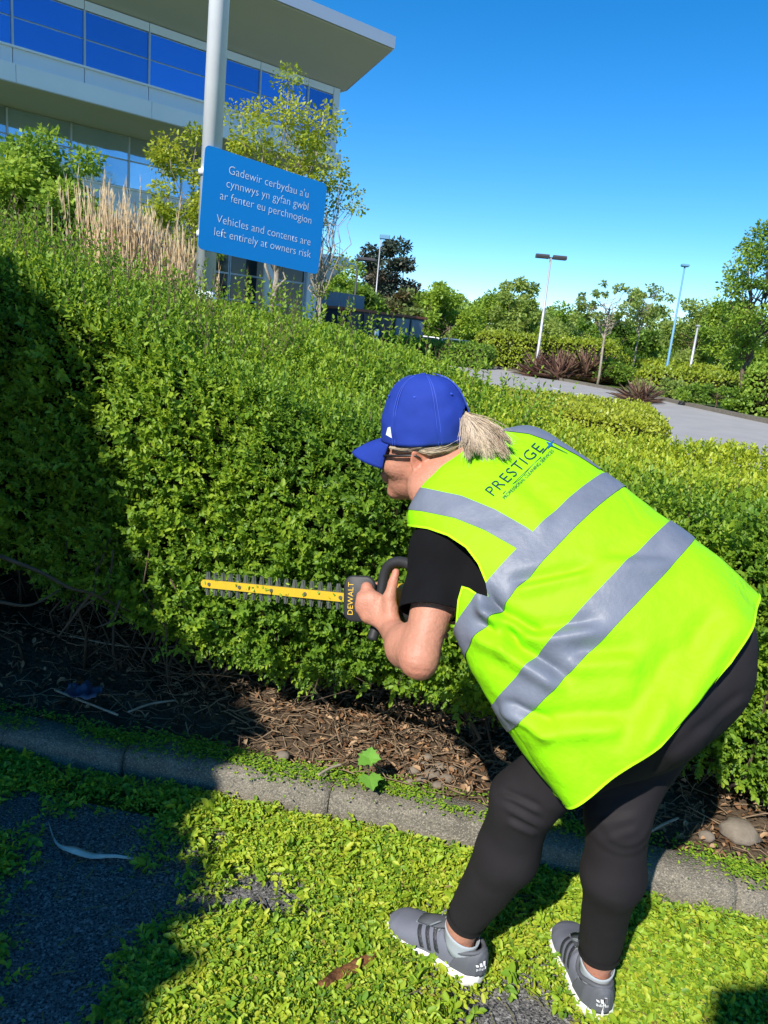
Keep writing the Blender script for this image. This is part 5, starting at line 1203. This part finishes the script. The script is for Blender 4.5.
# ================================================================ HEDGE TRIMMER
m_yel = mat('trimmer_yellow', (.62, .37, .012), .45, .5, noise=(45, (.42, .32, .025), .2)); m_steel = mat('blade_steel', (.30, .31, .31), .35, .5, metal=.8, noise=(80, (.16, .19, .12), .2)); m_rub = mat('trimmer_rubber', (.022, .022, .024), .55, .4, bump=(400, .3, .001)); m_gold = mat('trimmer_letters', (.65, .42, .03), .5)
TIP = Vector(A(203, 583, 2.00)); ROOT = Vector(A(352, 598, 1.775)); tu = (ROOT-TIP).normalized(); tw = (CJ-tu*CJ.dot(tu)).normalized(); tn = tu.cross(tw); tn = tn if tn.dot(FW) < 0 else -tn
TL = (ROOT-TIP).length
tr = empty('hedge_trimmer', ROOT, 'yellow and black hedge trimmer with long toothed blade held at the hedge', 'hedge trimmer')
TA = (tu, tw, tn)
bar_pts = [TIP+tw*.010+tu*.006, TIP+tw*.004, TIP-tw*.004, TIP-tw*.010+tu*.006, TIP-tw*.0105+tu*.03, ROOT+tu*.06-tw*.0105, ROOT+tu*.06+tw*.0105, TIP+tw*.0105+tu*.03]
MB().loft([[p+tn*.002 for p in bar_pts], [p+tn*.008 for p in bar_pts]]).build('guide_bar', m_yel, tr)
for k in range(5): MB().tube([TIP+tu*(.03+TL*.22*k)+tn*.007, TIP+tu*(.03+TL*.22*k)+tn*.012], .0045, 10).build('bolt', m_steel, tr)
NTE = 17
for lay, off in ((0, -.0005), (1, -.004)):
    bl_ = box('blade', TIP+tu*(TL/2+.01)+tn*off, (TL-.01, .022, .0025), m_steel, tr, TA)
    for k in range(NTE):
        x = .012+(TL-.03)*k/NTE+lay*.003
        for s in (-1, 1):
            c = TIP+tu*x+tn*off; pr = [c-tu*.0035+tw*s*.010, c+tu*.0075+tw*s*.010, c+tu*.0045+tw*s*.031, c+tu*.0005+tw*s*.031]
            MB().loft([[p-tn*.0012 for p in pr], [p+tn*.0012 for p in pr]]).build('tooth', m_steel, bl_)
g_ = np.random.default_rng(8); k_ = 40; Pd = np.array([tuple(TIP+tu*g_.uniform(.01, TL)+tw*g_.normal()*.012+tn*.0095) for _ in range(k_)])
leaf_obj('leaf_debris', Pd, rand_unit(k_, g_), np.tile(np.array(tn), (k_, 1))+rand_unit(k_, g_)*.3, g_.uniform(.006, .016, k_), g_.uniform(.003, .008, k_), g_.uniform(.1, .7, k_), m_clip, tr)
# guard with lettering, turned a little toward the operator
gc = ROOT+tu*.012+tw*.002; ga = (tu*.92+tn*-.30).normalized(); gn = ga.cross(tw); gn = gn if gn.dot(FW) < 0 else -gn
rg = round_rect(.075, .108, .022)
gd = MB().loft([[gc+ga*(x+.012)+tw*y+gn*.012 for x, y in round_rect(.068, .100, .02)], [gc+ga*(x+.012)+tw*y+gn*.016 for x, y in rg], [gc+ga*(x+.012)+tw*y+gn*.021 for x, y in rg], [gc+ga*(x+.012)+tw*y+gn*.024 for x, y in round_rect(.068, .100, .02)]]).build('guard', m_rub, tr, True)
text_on('lettering', 'DEWALT', .0185, gc-ga*.002-tw*.0+gn*.0246, tw*-1 if False else tw, -ga, gn, m_gold, gd, lift=.0006, spacing=1.05)
# front handle loop through the left hand
hl_ = [A(372, 640, 1.74), A(376, 626, 1.745), A(379, 606, 1.752), A(382, 588, 1.75), A(385, 573, 1.745), A(391, 564, 1.735), A(402, 562, 1.72), A(414, 568, 1.70), A(424, 584, 1.69), A(430, 606, 1.70)]
MB().tube(catmull([Vector(p) for p in hl_], 5), [.0125+.002*math.sin(k) *0 for k in range(46)], 14).build('front_handle', m_rub, tr, True)
# motor housing: yellow top shell over a black body, rear handle
bx = [(0.03, .026, .030), (.06, .036, .040), (.10, .042, .046), (.16, .042, .046), (.20, .034, .038), (.22, .024, .026)]
HO = ROOT-tn*.055-tw*.012
def sect(x, a, b, lo=-1, hi=1, k=14):
    return [HO+tu*x+tw*(b*math.sin(q))+tn*(a*math.cos(q)) for q in np.linspace(lo*math.pi, hi*math.pi, k, endpoint=(hi != 1))]
MB().loft([sect(x, a, b) for x, a, b in bx]).build('motor_housing', m_rub, tr, True)
MB().loft([[HO+tu*x+tw*((b+.004)*math.sin(q))+tn*((a+.004)*math.cos(q)) for q in np.linspace(-.15, math.pi+.15, 14)] for x, a, b in bx]).build('housing_cover', m_yel, tr, True)
MB().tube([HO+tu*.20, HO+tu*.26+tw*.02, HO+tu*.31+tw*.018, HO+tu*.345-tw*.01, HO+tu*.35-tw*.05], [.02, .017, .016, .017, .022], 12).build('rear_handle', m_rub, tr, True)
box('battery', HO+tu*.33-tw*.085, (.075, .06, .07), m_rub, tr, TA, .008)

# ================================================================ SMALL THINGS ON THE GROUND
# broken bark
b0, b1 = gnd(318, 995), gnd(374, 965)
dv = (b1-b0).normalized(); sv = V(-dv.y, dv.x, 0); rows = []
g = np.random.default_rng(5)
for k in range(13):
    t = k/12; w = .015*math.sin(math.pi*(.10+.86*t))**.5*(1+.08*g.normal()); h = .008*math.sin(math.pi*(.1+.8*t))*(1+.2*g.normal()); c = b0.lerp(b1, t)+sv*g.normal()*.002
    rows.append([c+sv*w*math.cos(a)+V(0, 0, .030+max(h, .006)*math.sin(a)*(1+.3*g.normal()*.5)) for a in np.linspace(0, 2*math.pi, 10, endpoint=False)])
tag(MB().loft(rows).build('bark_piece', mat('rotten_bark', (.05, .022, .012), .9, .1, noise=(30, (.22, .10, .04), .12), bump=(90, 1.0, .006)), None), 'rough strip of reddish brown bark lying on the clippings', 'bark')
# pale dead leaf strip
p = [gnd(48, 828), gnd(56, 848), gnd(75, 858), gnd(100, 862), gnd(135, 866)]
rows = []
for k, (c, w) in enumerate(zip(catmull(p, 4), np.interp(np.linspace(0, 1, 17), [0, .25, .5, .75, 1], [.001, .004, .013, .009, .001]))): rows.append([c+V(0, w, .022+.004*math.sin(k)), c+V(0, 0, .027+.004*math.sin(k)), c+V(0, -w, .020+.004*math.sin(k))])
o = MB().loft(rows, False, False).build('dead_leaf', mat('pale_dead_leaf', (.62, .60, .54), .7, .2, noise=(30, (.42, .40, .34), .2)), None, True); solid(o, .001); tag(o, 'long pale dried leaf lying in the shade on the left', 'dead leaf')
# seedling with lobed leaves
sb = gnd(366, 788, .1); sdl = empty('seedling', sb, 'young sycamore seedling with lobed green leaves behind the kerb', 'seedling')
m_syc = mat('sycamore_leaf', (.10, .24, .03), .5, .4, noise=(40, (.14, .30, .04), .25))
tube('stem', [sb-V(0, 0, .03), sb+V(.004, .0, .05), sb+V(.0, .01, .10)], [.003, .0025, .002], m_twig, sdl, 6)
def lobed(c, d, n, s):
    d = Vector(d).normalized(); n = Vector(n).normalized(); x = d.cross(n).normalized(); n = x.cross(d)
    prof = [(0, 0), (.10, -.08), (.34, -.16), (.40, .02), (.62, .05), (.52, .22), (.66, .44), (.44, .44), (.34, .52), (.30, .74), (.16, .78), (0, 1.0)]
    pl = prof+[(-a, b) for a, b in prof[-2:0:-1]]; ctr = c+d*s*.35-n*s*.03
    v = [ctr]+[c+x*a*s+d*b*s+n*(s*(.10*abs(a)-.12*b*b)) for a, b in pl]; return MB().add(v, [(0, i+1, (i+1) % len(pl)+1) for i in range(len(pl))])
for c, d, n, s in ((sb+V(.004, 0, .045), (.25, -.8, -.12), (.1, -.45, 1), .062), (sb+V(0, .01, .10), (-.5, -.6, .0), (-.1, -.5, 1), .050), (sb+V(0, .01, .10), (.55, -.35, .25), (.2, -.7, .9), .045), (sb+V(0, .01, .1), (.1, .5, .4), (0, -.8, .8), .04)):
    lobed(c, d, n, s).build('leaf', m_syc, sdl)
# crumpled blue plastic scrap, stones, a few longer sticks
cb = V(*A(84, 634, 2.62)); cb.z = .16; P_, Q_ = [], []
n = 14; xs_, ys_ = np.meshgrid(np.linspace(-1, 1, n), np.linspace(-1, 1, n), indexing='ij'); pv = np.stack([xs_.ravel()*.055, ys_.ravel()*.04, xs_.ravel()*0], -1); pv[:, 2] = vnoise(pv*40, 7)*.03; pv[:, 0] += vnoise(pv*30, 9)*.012
i = np.arange(n*n).reshape(n, n); o = mesh('plastic_scrap', pv+np.array(cb), np.stack([i[:-1, :-1], i[1:, :-1], i[1:, 1:], i[:-1, 1:]], -1).reshape(-1, 4), mat('blue_plastic', (.045, .06, .11), .4, .5), None, True); solid(o, .001); tag(o, 'crumpled bluish plastic scrap in the dark under the hedge', 'litter')
m_stone = mat('pale_stone', (.24, .20, .155), .92, .15, noise=(24, (.13, .105, .08), .25), bump=(80, .6, .004))
def stone(px, py, r, label, seed, group='loose stones in the bed'):
    g = np.random.default_rng(seed); c = gnd(px, py, .085); rows = []
    for a in np.linspace(-1.3, 1.3, 7):
        rows.append([c+V(r*1.2*math.cos(a)*math.cos(b)*(1+.12*g.normal()), r*math.cos(a)*math.sin(b)*(1+.12*g.normal()), r*.7*math.sin(a)+r*.3) for b in np.linspace(0, 6.283, 9, endpoint=False)])
    return tag(MB().loft(rows).build('stone', m_stone, None, True), label, 'stone', group)
for i, (x, y, r) in enumerate(((415, 772, .020), (424, 766, .016), (432, 776, .024), (440, 768, .018), (428, 758, .015), (446, 780, .02), (410, 784, .016), (421, 782, .017), (452, 770, .014), (438, 787, .018))): stone(x, y, r, 'small grey brown stone in the loose heap beside the left knee', i)
stone(738, 836, .052, 'large flat pale stone beside the kerb at the right', 31, None); stone(706, 838, .022, 'medium stone left of the large flat stone', 32, None); stone(283, 757, .020, 'tan stone on the back of the kerb', 33, None)
for i, (pts_, lb) in enumerate((([(55, 690), (85, 702), (118, 715)], 'bent pale stick lying in the shade left of the bed'), ([(128, 712), (150, 704), (176, 700)], 'straight short stick right of the bent one'), ([(70, 636), (110, 644), (150, 648), (190, 644)], 'long thin stick reaching from the blue scrap to the hedge'), ([(640, 838), (660, 826), (678, 818)], 'pale stick under the hedge right of the legs'), ([(318, 775), (330, 768), (342, 764)], 'short cut stick by the seedling'))):
    q_ = [gnd(x, y, .12 if i != 2 else .16) for x, y in pts_]; tag(tube('stick', catmull(q_, 5), .0042 if i != 2 else .003, mat('grey_stick', (.36, .30, .23), .9, noise=(30, (.22, .18, .13), .2)), None, 7), lb, 'stick', 'loose sticks in the bed')
